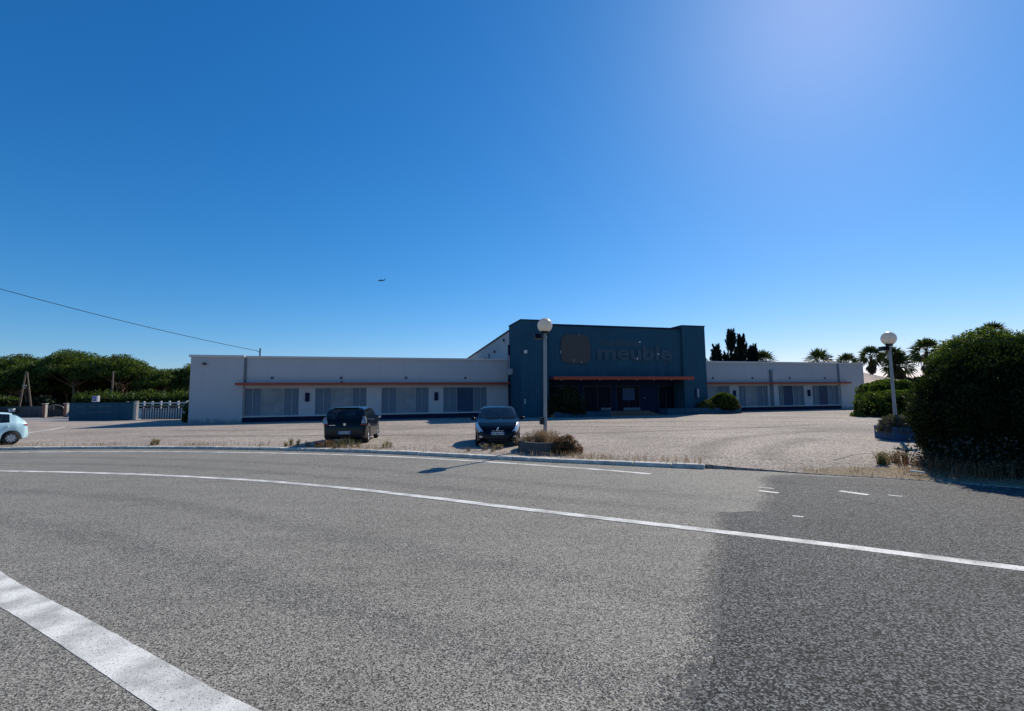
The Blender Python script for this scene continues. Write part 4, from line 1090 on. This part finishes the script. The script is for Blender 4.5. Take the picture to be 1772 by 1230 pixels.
def pine(kind, loc, sc, rz, label, group, squash=1.0):
    t, c = pine_kinds[kind]; r = empty('pine_tree', loc, rz); r.scale = (sc, sc, sc * squash)
    tag(r, label, 'pine tree', group); link('trunk', t, r); link('crown', c, r); return r
GP = 'umbrella pines in the wood behind the boundary wall'
near_lb = '%s umbrella pine counted from the left in the front row of the wood'
ORD = ('first', 'second', 'third', 'fourth', 'fifth', 'sixth', 'seventh', 'eighth', 'ninth', 'tenth', 'eleventh', 'twelfth')
far_lb = 'umbrella pine deeper in the wood at the left, behind the front row'
front_row = [(-99, 84, .98, 0), (-93, 80, 1.0, 1), (-88.5, 86, .98, 0), (-83, 82, .93, 2), (-80.5, 89, .95, 1), (-76, 83.5, 1.02, 0), (-71.5, 88, 1.0, 1), (-68.5, 83, .93, 0), (-64, 86.5, .84, 2), (-61, 84, .80, 1), (-57, 87, .80, 0), (-53, 84, .82, 2)]
for i, (x, y, s_, k) in enumerate(front_row):
    pine(k, (x, y, 0), s_, i * 1.3, near_lb % ORD[i], GP)
for i in range(22):
    x = -112 + (i % 11) * 6.2 + random.uniform(-1.5, 1.5); y = (95 if i < 11 else 106) + random.uniform(-2.5, 2.5)
    pine(i % 3, (x, y, 0), (.95 if x < -72 else .84) * random.uniform(.93, 1.05), i * 2.1, far_lb, 'umbrella pines deeper in the wood')
# dense dark undergrowth and trees closing the wood
n = 16000; rg = np.random.default_rng(5)
c = np.stack([rg.uniform(-135, -45, n), 114 + rg.uniform(-1.5, 6, n), rg.random(n) ** .8 * 8.2], 1)
tag(link('woodland', quads_mesh('woodland', leaf_quads(c, .9, rg, .6), M_under)), 'dark mass of woodland closing the view under the pines', 'woodland', kind='stuff')
n = 9000
c = np.stack([rg.uniform(-112, -48, n), rg.uniform(74, 100, n), rg.random(n) ** 1.5 * 1.6], 1)
tag(link('undergrowth', quads_mesh('undergrowth', leaf_quads(c, .28, rg, .4), M_under)), 'dark scrub on the floor of the pine wood', 'undergrowth', kind='stuff')

def surface_points(kind, dims, n, rg):
    """points and normals on a rounded box / dome"""
    a, b, h = dims
    d = unit(rg.normal(size=(n * 2, 3))); d = d[d[:, 2] > -.25][:n]
    e = 2.0 if kind == 'dome' else 4.0
    s = (np.abs(d[:, 0] / a) ** e + np.abs(d[:, 1] / b) ** e + np.abs(d[:, 2] / h) ** e) ** (-1 / e)
    p = d * s[:, None]; nn = unit(np.stack([np.sign(p[:, 0]) * np.abs(p[:, 0] / a) ** (e - 1) / a, np.sign(p[:, 1]) * np.abs(p[:, 1] / b) ** (e - 1) / b, np.sign(p[:, 2]) * np.abs(p[:, 2] / h) ** (e - 1) / h], 1))
    return p, nn
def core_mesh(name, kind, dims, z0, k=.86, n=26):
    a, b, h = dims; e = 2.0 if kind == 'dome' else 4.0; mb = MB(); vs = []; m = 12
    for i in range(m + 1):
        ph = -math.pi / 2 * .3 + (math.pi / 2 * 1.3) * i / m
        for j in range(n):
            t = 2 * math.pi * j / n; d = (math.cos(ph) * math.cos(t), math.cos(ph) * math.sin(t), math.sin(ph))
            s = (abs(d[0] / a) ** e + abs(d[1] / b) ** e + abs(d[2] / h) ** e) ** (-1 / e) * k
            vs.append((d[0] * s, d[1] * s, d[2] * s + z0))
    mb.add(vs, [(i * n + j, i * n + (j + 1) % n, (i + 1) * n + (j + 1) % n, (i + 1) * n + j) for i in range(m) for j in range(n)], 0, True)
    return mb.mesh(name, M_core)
def bush(name, label, cat, loc, dims, kind='dome', z0=None, npuff=200, per=40, prad=.16, size=.05, mat=None, rz=0.0, seed=1, aspect=.5, up=.5, group=None, core=.86, jit=.06, drum=0):
    rg = np.random.default_rng(seed); a, b, h = dims; z0 = h * .18 if z0 is None else z0
    hh = h - z0
    p, nn = surface_points(kind, (a, b, hh), npuff, rg); ph = rg.random(3) * 6
    lump = 1 + jit * (np.sin(p[:, 0] * 3.1 / max(a, .5) * 1.7 + ph[0]) + np.sin(p[:, 1] * 4.0 / max(b, .5) + ph[1]) + np.sin(p[:, 2] * 4.5 / hh + ph[2])) * .6
    p = p * lump[:, None] * rg.uniform(.95, 1.04, len(p))[:, None]
    p[:, 2] = np.maximum(p[:, 2] + z0, .04)
    if drum:
        th = rg.random(drum) * 6.283; zz_ = rg.random(drum) * z0; k_ = (.93 + .06 * np.sin(th * 5 + zz_ * 3)) * (.9 + .1 * np.clip(zz_ / (z0 * .5), 0, 1))
        p = np.concatenate([p, np.stack([a * k_ * np.cos(th), b * k_ * np.sin(th), zz_], 1)]); nn = np.concatenate([nn, np.stack([np.cos(th), np.sin(th), 0 * th + .15], 1)])
    rad = rg.uniform(.65, 1.35, len(p)) * prad
    c = np.repeat(p, per, axis=0); r = np.repeat(rad, per); nv = np.repeat(nn, per, axis=0)
    d = unit(unit(rg.normal(size=(len(c), 3))) + nv * .75); q = c + d * (r * (.55 + .45 * rg.random(len(c))))[:, None]; q[:, 2] = np.maximum(q[:, 2], .01)
    Q = leaf_quads(q, size, rg, aspect, d + np.array([0, 0, up]), 1.2)
    r_ = empty(name, loc, rz); tag(r_, label, cat, group)
    link('foliage', quads_mesh('foliage', Q, mat), r_); link('light_block_core', core_mesh('light_block_core', kind, (a, b, hh), z0, core), r_)  # dark solid core added inside the leaves to block light
    if drum: MB().lathe([(.8, 0), (.87, z0 * .5), (.88, z0 + .1)], n=28).build('light_block_core', M_core, r_).scale = (a, b, 1)
    return r_
# hedges on the left
def hedge(name, label, p, q, w, h, mat, seed, spiky=.0, den=260):
    o, ln = along(p, q, name, label, 'hedge'); rg = np.random.default_rng(seed)
    n = int(den * ln); x = rg.random(n) * ln; side = rg.random(n)
    yy = np.where(side < .45, -w / 2 + rg.normal(size=n) * .12, rg.uniform(-w / 2, w / 2, n)); hz = h * (1 + .06 * np.sin(x * 1.1 + seed) + .05 * np.sin(x * 2.7))
    zz = np.where(side < .45, rg.random(n) * hz, hz + rg.normal(size=n) * .13 + spiky * rg.random(n) ** 3)
    c = np.stack([x, yy, zz], 1); Q = leaf_quads(c, .17, rg, .35, np.array([0, 0, 1.0]), 1.0)
    link('foliage', quads_mesh('foliage', Q, mat), o); MB().box(0.1, ln - .1, -w / 2 + .12, w / 2 - .12, 0, h * .93).build('light_block_core', M_core, o)  # the inner box is an added dark core that stops light coming through
    return o
hedge('hedge', 'bright green spiky hedge behind the blue wall and white fence', (-57.5, 63.5, .1), (-30, 60.5, .1), 1.5, 2.65, M_hedgel, 3, .7)
hedge('hedge', 'clipped green hedge behind the A-shaped poles at the far left', (-92, 74.5, .1), (-74.3, 72.0, .1), 1.6, 2.75, M_hedgel, 4, .2)
bush('brown_shrub', 'brownish dry shrub behind the arched gate', 'shrub', (-60.4, 70.5, .1), (3.2, 1.2, 2.6), npuff=240, per=24, prad=.35, size=.14, mat=M_rust, seed=9)
bush('dark_shrub', 'dark shrub at the wall right of the A-shaped poles', 'shrub', (-71.3, 73.2, .1), (2.6, 1.2, 2.7), npuff=200, per=24, prad=.35, size=.15, mat=M_under, seed=10)
bush('corner_shrub', 'leafy shrub at the left corner of the white building', 'shrub', tuple(BP + Matrix.Rotation(BA, 3, 'Z') @ Vector((-.75, 3.2, 0))), (.55, .55, 1.9), npuff=110, per=30, prad=.2, size=.1, mat=M_hedgel, seed=12)
# building planter shrubs
def bl(x, y, z): return tuple(BP + Matrix.Rotation(BA, 3, 'Z') @ Vector((x, y, z)))
bush('round_shrub', 'dark rounded shrub in the blue planter right of the entrance', 'shrub', bl(50.15, -5.1, .25), (1.4, 1.0, 1.75), npuff=420, per=36, prad=.13, size=.06, mat=M_hedgel, seed=21, z0=.55, core=.9)
bush('low_shrub', 'low light green shrub at the left end of the right-hand planter row', 'shrub', bl(48.2, -5.0, .4), (.9, .6, .9), npuff=160, per=26, prad=.12, size=.07, mat=M_grn, seed=22)
bush('dark_entrance_bush', 'tall dark bush in front of the left display window', 'bush', bl(32.6, -5.0, .3), (1.5, .8, 2.5), npuff=340, per=34, prad=.22, size=.09, mat=M_under, seed=23, jit=.12)
bush('dry_shrub', 'small dry pinkish shrub at the right end of the blue planter', 'shrub', bl(51.5, -5.2, .45), (.45, .4, .7), npuff=60, per=24, prad=.12, size=.06, mat=M_rust, seed=24)
# hedges on the right
bush('hedge', 'clipped round-topped hedge standing on the lot behind the right lamp post', 'hedge', (32.3, 38.2, .1), (4.4, 1.9, 1.75), 'box', npuff=1000, per=44, prad=.26, size=.075, mat=M_hedgel, rz=math.radians(-14), seed=31, core=.9, jit=.05)
bush('hedge', 'taller hedge in front of the tiled house, behind the clipped one', 'hedge', (34.6, 44.0, .1), (2.3, 1.6, 2.65), 'box', npuff=900, per=36, prad=.3, size=.09, mat=M_hedgel, rz=math.radians(-10), seed=32, core=.9, jit=.08)
# the big dark bush at the roadside
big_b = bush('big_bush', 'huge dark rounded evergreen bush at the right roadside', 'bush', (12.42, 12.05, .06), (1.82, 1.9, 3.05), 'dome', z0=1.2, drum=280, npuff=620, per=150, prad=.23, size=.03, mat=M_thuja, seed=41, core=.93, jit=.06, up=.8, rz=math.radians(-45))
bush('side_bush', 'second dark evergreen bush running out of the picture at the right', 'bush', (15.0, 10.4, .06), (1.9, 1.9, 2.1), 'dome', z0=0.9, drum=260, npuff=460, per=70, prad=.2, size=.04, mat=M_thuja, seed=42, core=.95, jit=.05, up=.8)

# cypress group and palms behind the right wing
def cypress(loc, h, r, seed, label):
    rg = np.random.default_rng(seed); o = empty('cypress_tree', loc); tag(o, label, 'cypress', 'dark conifers behind the right wing')
    MB().tube((0, 0, 0), (0, 0, h * .92), .2, .04, 8).build('trunk', M_bark, o)
    ns = 260; cen = []
    z = h * (.1 + .9 * rg.random(ns) ** .9); a = rg.random(ns) * 6.283; rr = r * np.clip(1.02 - (z / h) ** 0.95, .05, 1) * np.sqrt(rg.random(ns))
    cen = np.stack([rr * np.cos(a), rr * np.sin(a), z], 1)
    per = 46; c = np.repeat(cen, per, axis=0); t = rg.random(len(c)); out = np.repeat(np.stack([np.cos(a), np.sin(a), 0 * a], 1), per, axis=0)
    c = c + out * t[:, None] * .35 + np.array([0, 0, 1.0]) * t[:, None] * 1.15 + rg.normal(size=c.shape) * .09 * (1.1 - t[:, None])
    link('crown', quads_mesh('crown', leaf_quads(c, .21, rg, .3, np.array([0, 0, 1.0]) + out * .5, 1.3), M_cyp), o); return o
for i, (x, y, h, r, lb) in enumerate([(33.6, 73, 11.0, 3.3, 'tallest dark cypress behind the right wing'), (35.6, 74, 10.4, 3.0, 'slim dark cypress just right of the tallest one'),
                                   (37.6, 74.5, 8.9, 3.0, 'dark cypress at the right of the group, beside a palm'), (31.4, 73.5, 8.8, 3.2, 'lower dark cypress left of the tallest one'), (28.8, 73, 7.5, 3.4, 'lowest dark cypress at the left end of the group, by the blue block')]):
    cypress((x, y, 0), h, r, 60 + i, lb)

def palm_parts(seed, cr=2.35, nf=40, skirt=1.6):
    rg = np.random.default_rng(seed); Q = []; D = []
    def fan(root, dirv, L_, drop, out, size):
        dirv = dirv / np.linalg.norm(dirv); side = np.cross(dirv, [0, 0, 1.0]); side /= np.linalg.norm(side) + 1e-6; nrm = np.cross(side, dirv)
        ro = rg.uniform(-1.1, 1.1); side, nrm = side * math.cos(ro) + nrm * math.sin(ro), nrm * math.cos(ro) - side * math.sin(ro)
        hub = root + dirv * L_ + np.array([0, 0, -drop * L_]); pet = unit(np.cross(hub - root, rg.normal(size=3))) * .03
        out.append([root - pet, root + pet, hub + pet, hub - pet])
        for k in range(9):
            t = (k / 8 - .5) * 1.9; d = dirv * math.cos(t) + side * math.sin(t); d = d + nrm * .12 * rg.normal() + np.array([0, 0, -.12])
            d /= np.linalg.norm(d); ln = size * (1 - .22 * abs(t)) * rg.uniform(.85, 1.1); w = np.cross(d, nrm); w = w / (np.linalg.norm(w) + 1e-6) * .085
            mid = hub + d * ln * .55; tip = hub + d * ln + np.array([0, 0, -.18 * ln])
            out.append([hub, mid + w, tip, mid - w])
    for k in range(nf):
        a = k * 2.39996; el = math.radians(88 - 128 * (k / nf)); d = np.array([math.cos(a) * math.cos(el), math.sin(a) * math.cos(el), math.sin(el)])
        fan(np.array([0, 0, 0.0]), d, cr * .36, .02, Q, cr * .66)
    for k in range(30):
        a = k * 2.39996; el = math.radians(-48 - 35 * rg.random()); d = np.array([math.cos(a) * math.cos(el), math.sin(a) * math.cos(el), math.sin(el)])
        fan(np.array([0, 0, -skirt * rg.random() * .7]), d, cr * .25, .1, D, cr * .32)
    return quads_mesh('crown', np.array(Q), M_palm), quads_mesh('skirt', np.array(D), M_skirt)
palm_kinds = [palm_parts(1), palm_parts(2, 2.1, 36, 2.2)]
ptr = MB().tube((0, 0, -1), (0, 0, 0), .24, .2, 10).mesh('trunk', M_palmbark)
def palm(k, x, y, h, sc, rz, label):
    r = empty('palm_tree', (x, y, 0), rz); tag(r, label, 'palm tree', 'palms behind the right wing')
    t = link('trunk', ptr, r); t.scale = (1, 1, h); t.location = (0, 0, h)
    for nm, me in zip(('crown', 'skirt'), palm_kinds[k]):
        o = link(nm, me, r); o.location = (0, 0, h); o.scale = (sc * 1.12,) * 3
palm(0, 39.2, 75, 6.9, 1.0, .4, 'palm half hidden behind the dark cypresses')
palm(0, 48.6, 76, 7.0, 1.05, 1.4, 'broad palm above the middle of the right wing roof')
palm(1, 54.6, 78, 6.9, .95, 2.2, 'palm above the right end of the right wing roof')
palm(1, 60.0, 80, 8.1, 1.0, 3.0, 'slim palm with a dead leaf skirt behind the tiled roof')
palm(1, 63.6, 80, 8.0, 1.0, 5.0, 'palm behind the right lamp post')
palm(0, 64.6, 80, 6.6, 1.15, 4.1, 'lower broad palm just right of the right lamp post')
palm(1, 57.2, 66, 7.6, 1.05, 0.7, 'tall shaggy palm at the left edge of the big bush')
palm(0, 50.5, 50, 8.0, .62, 0.2, 'palm top rising above the big bush and the pine')
pine(0, (46.5, 47.0, 0), .72, .8, 'umbrella pine crown rising behind the big roadside bush', 'pines behind the big bush', 1.02)
pine(1, (53.5, 50.0, 0), .80, 2.8, 'second umbrella pine crown at the right, behind the big bush', 'pines behind the big bush')
for i, (x, y, h) in enumerate(((70.5, 82, 4.6), (74.5, 84, 5.6), (66.5, 83, 5.2))):
    bush('distant_tree', ('low dark tree beyond the tiled house, left one', 'low dark tree beyond the tiled house, right one', 'low dark tree hidden behind the palms by the tiled house')[i], 'tree', (x, y, 0), (2.6, 2.4, h), npuff=200, per=26, prad=.5, size=.2, mat=M_cyp, seed=80 + i, group='dark trees beyond the house')

# tiled house
hs_ = empty('tiled_house', (48.8, 70.2, .1), math.radians(3)); tag(hs_, 'cream house with a pinkish tiled hip roof beyond the right wing', 'house')
MB().box(0, 9.3, 0, 14, 0, 3.25).build('wall', M_cream, hs_)
MB().box(-.35, 9.65, -.35, 14.35, 3.25, 3.36).build('eave', M_cop, hs_)
rf = MB(); e0, e1 = -.5, 9.85; rx = 3.6
def roof_face(mb, A_, B_, C_, D_, nu=44, nv=12):
    A_, B_, C_, D_ = map(Vector, (A_, B_, C_, D_)); nrm = (B_ - A_).cross(D_ - A_).normalized(); vs = []
    for j in range(nv + 1):
        for i in range(nu + 1):
            u, v = i / nu, j / nv; p = A_.lerp(B_, u).lerp(D_.lerp(C_, u), v)
            vs.append(p + nrm * ((.02 if i % 2 else -.02) - .02 * ((v * nv) % 1) + (.05 if j < nv else 0) * (1 - j / nv) + random.uniform(-.012, .012)))
    mb.add(vs, [(j * (nu + 1) + i, j * (nu + 1) + i + 1, (j + 1) * (nu + 1) + i + 1, (j + 1) * (nu + 1) + i) for j in range(nv) for i in range(nu)])
zr = 5.75
roof_face(rf, (e0, -.5, 3.37), (e1, -.5, 3.37), (6.2, 7, zr), (-.4, 7, zr))
roof_face(rf, (e1, -.5, 3.37), (e1, 14.5, 3.37), (6.2, 7, zr), (6.2, 7, zr))
roof_face(rf, (e1, 14.5, 3.37), (e0, 14.5, 3.37), (-.4, 7, zr), (6.2, 7, zr))
rf.build('roof', M_tile, hs_)
MB().box(-.5, 9.85, -.62, -.53, 3.2, 3.36).build('gutter', M_cop, hs_)
MB().box(7.6, 8.6, -.04, -.002, 1.2, 2.5).build('window', M_dark, hs_)

# ------------------------------------------------------------------ weeds and dry grass
def blades(base, h, lean, w, rg, bend=.35):
    """base (N,3): bent grass blades as quads + tip -> (2N,4,3)"""
    n = len(base); a = rg.random(n) * 6.283; d = np.stack([np.cos(a), np.sin(a), np.zeros(n)], 1); hh = (h * (.5 + .8 * rg.random(n)))[:, None]; ll = (lean * rg.random(n))[:, None] * hh
    s = np.stack([-d[:, 1], d[:, 0], np.zeros(n)], 1) * w
    mid = base + d * ll * .4 + np.array([0, 0, 1.0]) * hh * .6; tip = base + d * ll + np.array([0, 0, 1.0]) * hh * (1 - bend * .3)
    return np.concatenate([np.stack([base - s, base + s, mid + s * .8, mid - s * .8], 1), np.stack([mid - s * .8, mid + s * .8, tip + s * .15, tip - s * .15], 1)])
def tuft(name, label, loc, n, rad, h, lean, mats, seed, cat='weed', group='weeds along the kerb', w=.006):
    o = empty(name, loc); tag(o, label, cat, group); rg = np.random.default_rng(seed)
    sub = rg.normal(size=(max(3, int(n / 22)), 2)) * rad * .55              # several root crowns
    for i, (m, fr) in enumerate(mats):
        k = max(4, int(n * fr)); pick = rg.integers(0, len(sub), k)
        b = np.concatenate([sub[pick] + rg.normal(size=(k, 2)) * .03, np.zeros((k, 1))], 1)
        hs2 = h * (1 - .45 * np.clip(np.linalg.norm(b[:, :2], axis=1) / max(rad, .05), 0, 1)) * rg.uniform(.45, 1.15, k) * rg.uniform(.6, 1.1, len(sub))[pick]
        a = rg.random(k) * 6.283; d = unit(np.stack([np.cos(a), np.sin(a), 0 * a], 1) + np.concatenate([b[:, :2] / max(rad, .05), np.zeros((k, 1))], 1) * .6)
        ll = (lean * rg.random(k) * hs2)[:, None]; sd = np.stack([-d[:, 1], d[:, 0], np.zeros(k)], 1) * w; zz1 = np.array([0, 0, 1.0])
        mid = b + d * ll * .35 + zz1 * hs2[:, None] * .6; tip = b + d * ll + zz1 * hs2[:, None] * .92
        Q = np.concatenate([np.stack([b - sd, b + sd, mid + sd * .7, mid - sd * .7], 1), np.stack([mid - sd * .7, mid + sd * .7, tip + sd * .1, tip - sd * .1], 1)])
        link('blades', quads_mesh('blades', Q, m), o)['kind'] = 'stuff'
        sel = np.repeat(np.arange(k), 5); tt = rg.uniform(.45, 1.0, len(sel))[:, None]
        lf = leaf_quads(mid[sel] * (1 - tt) + tip[sel] * tt + rg.normal(size=(len(sel), 3)) * .018, .017, rg, .4); link('leaves', quads_mesh('leaves', lf, m), o)['kind'] = 'stuff'
    return o
tuft('weed_clump', 'green and straw weed clump behind the kerb at the left', (-15.35, 20.75, .1), 90, .25, .42, .7, [(M_grn, .7), (M_dry, .5)], 1, w=.009)
tuft('weed_clump', 'upright green weed clump behind the kerb left of the navy car', (-8.98, 19.62, .1), 90, .24, .46, .55, [(M_grn, .8), (M_dry, .4)], 2, w=.009)
tuft('weed_clump', 'rusty dry weeds growing under the rear of the navy car', (-7.3, 18.9, .1), 420, .55, .34, .6, [(M_rust, .8), (M_dry, .4)], 3, w=.008)
tuft('weed_clump', 'dark wiry weeds at the right rear corner of the navy car', (-6.3, 18.55, .1), 170, .38, .5, .6, [(M_greyleaf, .6), (M_grn, .4)], 4, w=.007)
tuft('weed_clump', 'small yellow-green weed right of the navy car', (-4.75, 18.3, .1), 60, .18, .36, .7, [(M_grn, .8), (M_dry, .4)], 5, w=.008)
tuft('weed_clump', 'thin grey weeds below the bumper of the black car', (-.75, 16.6, .1), 190, .55, .3, .6, [(M_greyleaf, .6), (M_dry, .5)], 6, w=.006)
tuft('weed_clump', 'pale dry grass standing in the round planter', (1.0, 16.5, .34), 900, .6, .62, .7, [(M_dry, 1.0)], 7, w=.007)
tuft('weed_clump', 'tall green and straw weed on the soil verge left of the big bush', (9.45, 12.3, .1), 120, .2, .55, .5, [(M_grn, .8), (M_dry, .5)], 8, group='weeds on the verge', w=.007)
tuft('weed_clump', 'dry brown weed beside the tall green one on the verge', (9.95, 12.55, .1), 80, .14, .48, .4, [(M_dry, .8), (M_rust, .5)], 9, group='weeds on the verge', w=.007)
bush('planter_shrub', 'brown and dark green shrub spilling over the round planter', 'shrub', (1.68, 15.55, .1), (.36, .34, .5), npuff=120, per=46, prad=.12, size=.035, mat=M_rust, seed=51, aspect=.25, core=.7, jit=.12)
bush('planter_shrub', 'grey twiggy shrub in the square blue planter', 'shrub', (14.95, 18.8, .4), (.6, .5, .5), npuff=170, per=30, prad=.16, size=.06, mat=M_greyleaf, seed=52, aspect=.22, core=.6)
# loose dry grass along the kerb and over the verge
rg = np.random.default_rng(77); bs = []
for p, q in zip(kerb_line[:-1], kerb_line[1:]):
    d = (q - p); nn2 = Vector((-d.y, d.x, 0)).normalized(); dens = 13 + 40 * max(0, math.sin(p.x * 1.3) * math.sin(p.x * .37 + 1)) + (30 if -9 < p.x < -5 else 0) + (45 if p.x > 1.2 else 0)
    for k in range(int(dens)):
        o_ = .1 + abs(rg.normal()) * .35; c = p + d * rg.random() + nn2 * o_; bs.append((c.x, c.y, .1))
    for k in range(4):
        c = p + d * rg.random() - nn2 * (.09 + abs(rg.normal()) * .03); bs.append((c.x, c.y, 0.0))
bs = np.array(bs)
tag(link('kerbside_grass', quads_mesh('kerbside_grass', blades(bs, .19, .8, .005, rg), M_dry)), 'sparse dry grass growing along the kerb', 'grass', kind='stuff')
n = 9000; t = rg.random(n); xx = 6.6 + t * 8.0; yy = 11.9 - (xx - 6.6) * .665 + rg.random(n) * (0.35 + 1.25 * np.clip(t * 2.2, 0, 1)) + .1
zz = .02 + .09 * np.clip((yy - (11.9 - (xx - 6.6) * .665)) / 1.6, 0, 1)
keep = rg.random(n) < (.08 + .6 * np.clip((xx - 7.8) / 2.5, 0, 1)) * (.4 + .6 * (np.sin(xx * 5) * np.sin(yy * 4.1) > -.2))
tag(link('verge_grass', quads_mesh('verge_grass', blades(np.stack([xx, yy, zz], 1)[keep], .085, 1.3, .004, rg), M_dry)), 'dry straw grass on the soil verge below the big bush', 'grass', kind='stuff')
n = 3200; xx = rg.uniform(9.4, 15.5, n); yy = 11.9 - (xx - 6.6) * .665 + .5 + rg.random(n) ** 1.3 * 2.2
tag(link('verge_weeds', quads_mesh('verge_weeds', np.concatenate([blades(np.stack([xx, yy, 0 * xx + .06], 1), .34, .7, .005, rg), leaf_quads(np.stack([xx, yy, rg.random(n) * .4], 1), .03, rg)]), M_rust)), 'rusty low weeds at the foot of the big bush', 'weeds', kind='stuff')
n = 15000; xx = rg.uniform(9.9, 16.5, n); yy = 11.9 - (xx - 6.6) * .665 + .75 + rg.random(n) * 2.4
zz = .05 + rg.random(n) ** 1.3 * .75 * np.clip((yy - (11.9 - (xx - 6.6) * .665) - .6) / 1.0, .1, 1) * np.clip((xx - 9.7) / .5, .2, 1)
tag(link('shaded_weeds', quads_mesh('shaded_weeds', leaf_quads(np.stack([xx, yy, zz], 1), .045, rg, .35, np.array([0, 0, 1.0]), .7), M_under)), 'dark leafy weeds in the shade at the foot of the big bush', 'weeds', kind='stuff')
# wild flowers in front of the bush
for i, (x, y, h, lb) in enumerate(((10.2, 11.1, .7, 'pale wild flowers at the left foot of the big bush'), (10.75, 10.7, .85, 'tall pale wild flowers in front of the big bush'), (11.5, 10.2, .65, 'pale wild flowers in front of the middle of the big bush'), (12.2, 9.9, 1.3, 'tall wiry flowering weed near the right edge of the picture'))):
    rg = np.random.default_rng(90 + i); o = empty('wild_flowers', (x, y, .05)); tag(o, lb, 'wild flowers', 'wild flowers below the big bush')
    k = 60; a = rg.random(k) * 6.283; q = .55 * rg.random(k) ** .6; b = np.stack([q * np.cos(a), q * np.sin(a), 0 * a], 1)
    Qb = blades(b, h, .5, .004, rg); link('stems', quads_mesh('stems', Qb, M_under if i < 3 else M_greyleaf), o)['kind'] = 'stuff'
    tips = Qb[k:, 2]; fl = leaf_quads(np.repeat(tips, 5, axis=0) + rg.normal(size=(k * 5, 3)) * .009, .009, rg, .8)
    link('flower_heads', quads_mesh('flower_heads', fl, M_flower), o)['kind'] = 'stuff'
# litter
lit = MB().bbox(-.13, .13, -.035, .035, 0, .035, .008).build('paper_litter', M_cop); lit.location = (9.05, 10.95, .1); lit.rotation_euler = (0, .1, -.5)
tag(lit, 'crumpled white paper litter on the soil verge', 'litter')

# ------------------------------------------------------------------ distant aircraft
pln = empty('aeroplane', (-551.0, 2000.0, 511.0), math.radians(165)); tag(pln, 'tiny distant airliner crossing the blue sky', 'aeroplane')
M_plane = mat_plain('plane_grey', S(70, 84, 104), .5, var=.05)
MB().path([(-17, 0, .8), (-12, 0, .2), (-6, 0, 0), (12, 0, 0), (15.5, 0, -.2), (17, 0, -.5)], [.4, 1.4, 2, 2, 1.4, .3], 10).build('fuselage', M_plane, pln)
for sg in (1, -1):
    MB().add([(4, sg * 1.5, -1), (-3, sg * 1.5, -1), (-6.5, sg * 16, 1.2), (-4.6, sg * 16, 1.2), (4, sg * 1.5, -.5), (-3, sg * 1.5, -.5), (-6.5, sg * 16, 1.45), (-4.6, sg * 16, 1.45)], [(0, 1, 2, 3), (7, 6, 5, 4), (0, 3, 7, 4), (1, 5, 6, 2), (2, 6, 7, 3)]).build('wing', M_plane, pln)
    MB().tube((3.5, sg * 5.5, -1.6), (-.5, sg * 5.5, -1.6), 1.1, .8, 10).build('engine', M_plane, pln)
    MB().add([(-13, sg * .5, 1), (-16, sg * .5, 1), (-17.2, sg * 6, 1.6), (-16, sg * 6, 1.6), (-13, sg * .5, 1.3), (-16, sg * .5, 1.3), (-17.2, sg * 6, 1.8), (-16, sg * 6, 1.8)], [(0, 1, 2, 3), (7, 6, 5, 4), (0, 3, 7, 4), (1, 5, 6, 2), (2, 6, 7, 3)]).build('tailplane', M_plane, pln)
MB().add([(-11, .2, 1.5), (-15.5, .2, 1.5), (-18, .15, 7.5), (-16, .15, 7.5), (-11, -.2, 1.5), (-15.5, -.2, 1.5), (-18, -.15, 7.5), (-16, -.15, 7.5)], [(0, 1, 2, 3), (7, 6, 5, 4), (0, 3, 7, 4), (1, 5, 6, 2), (2, 6, 7, 3)]).build('tail_fin', M_plane, pln)
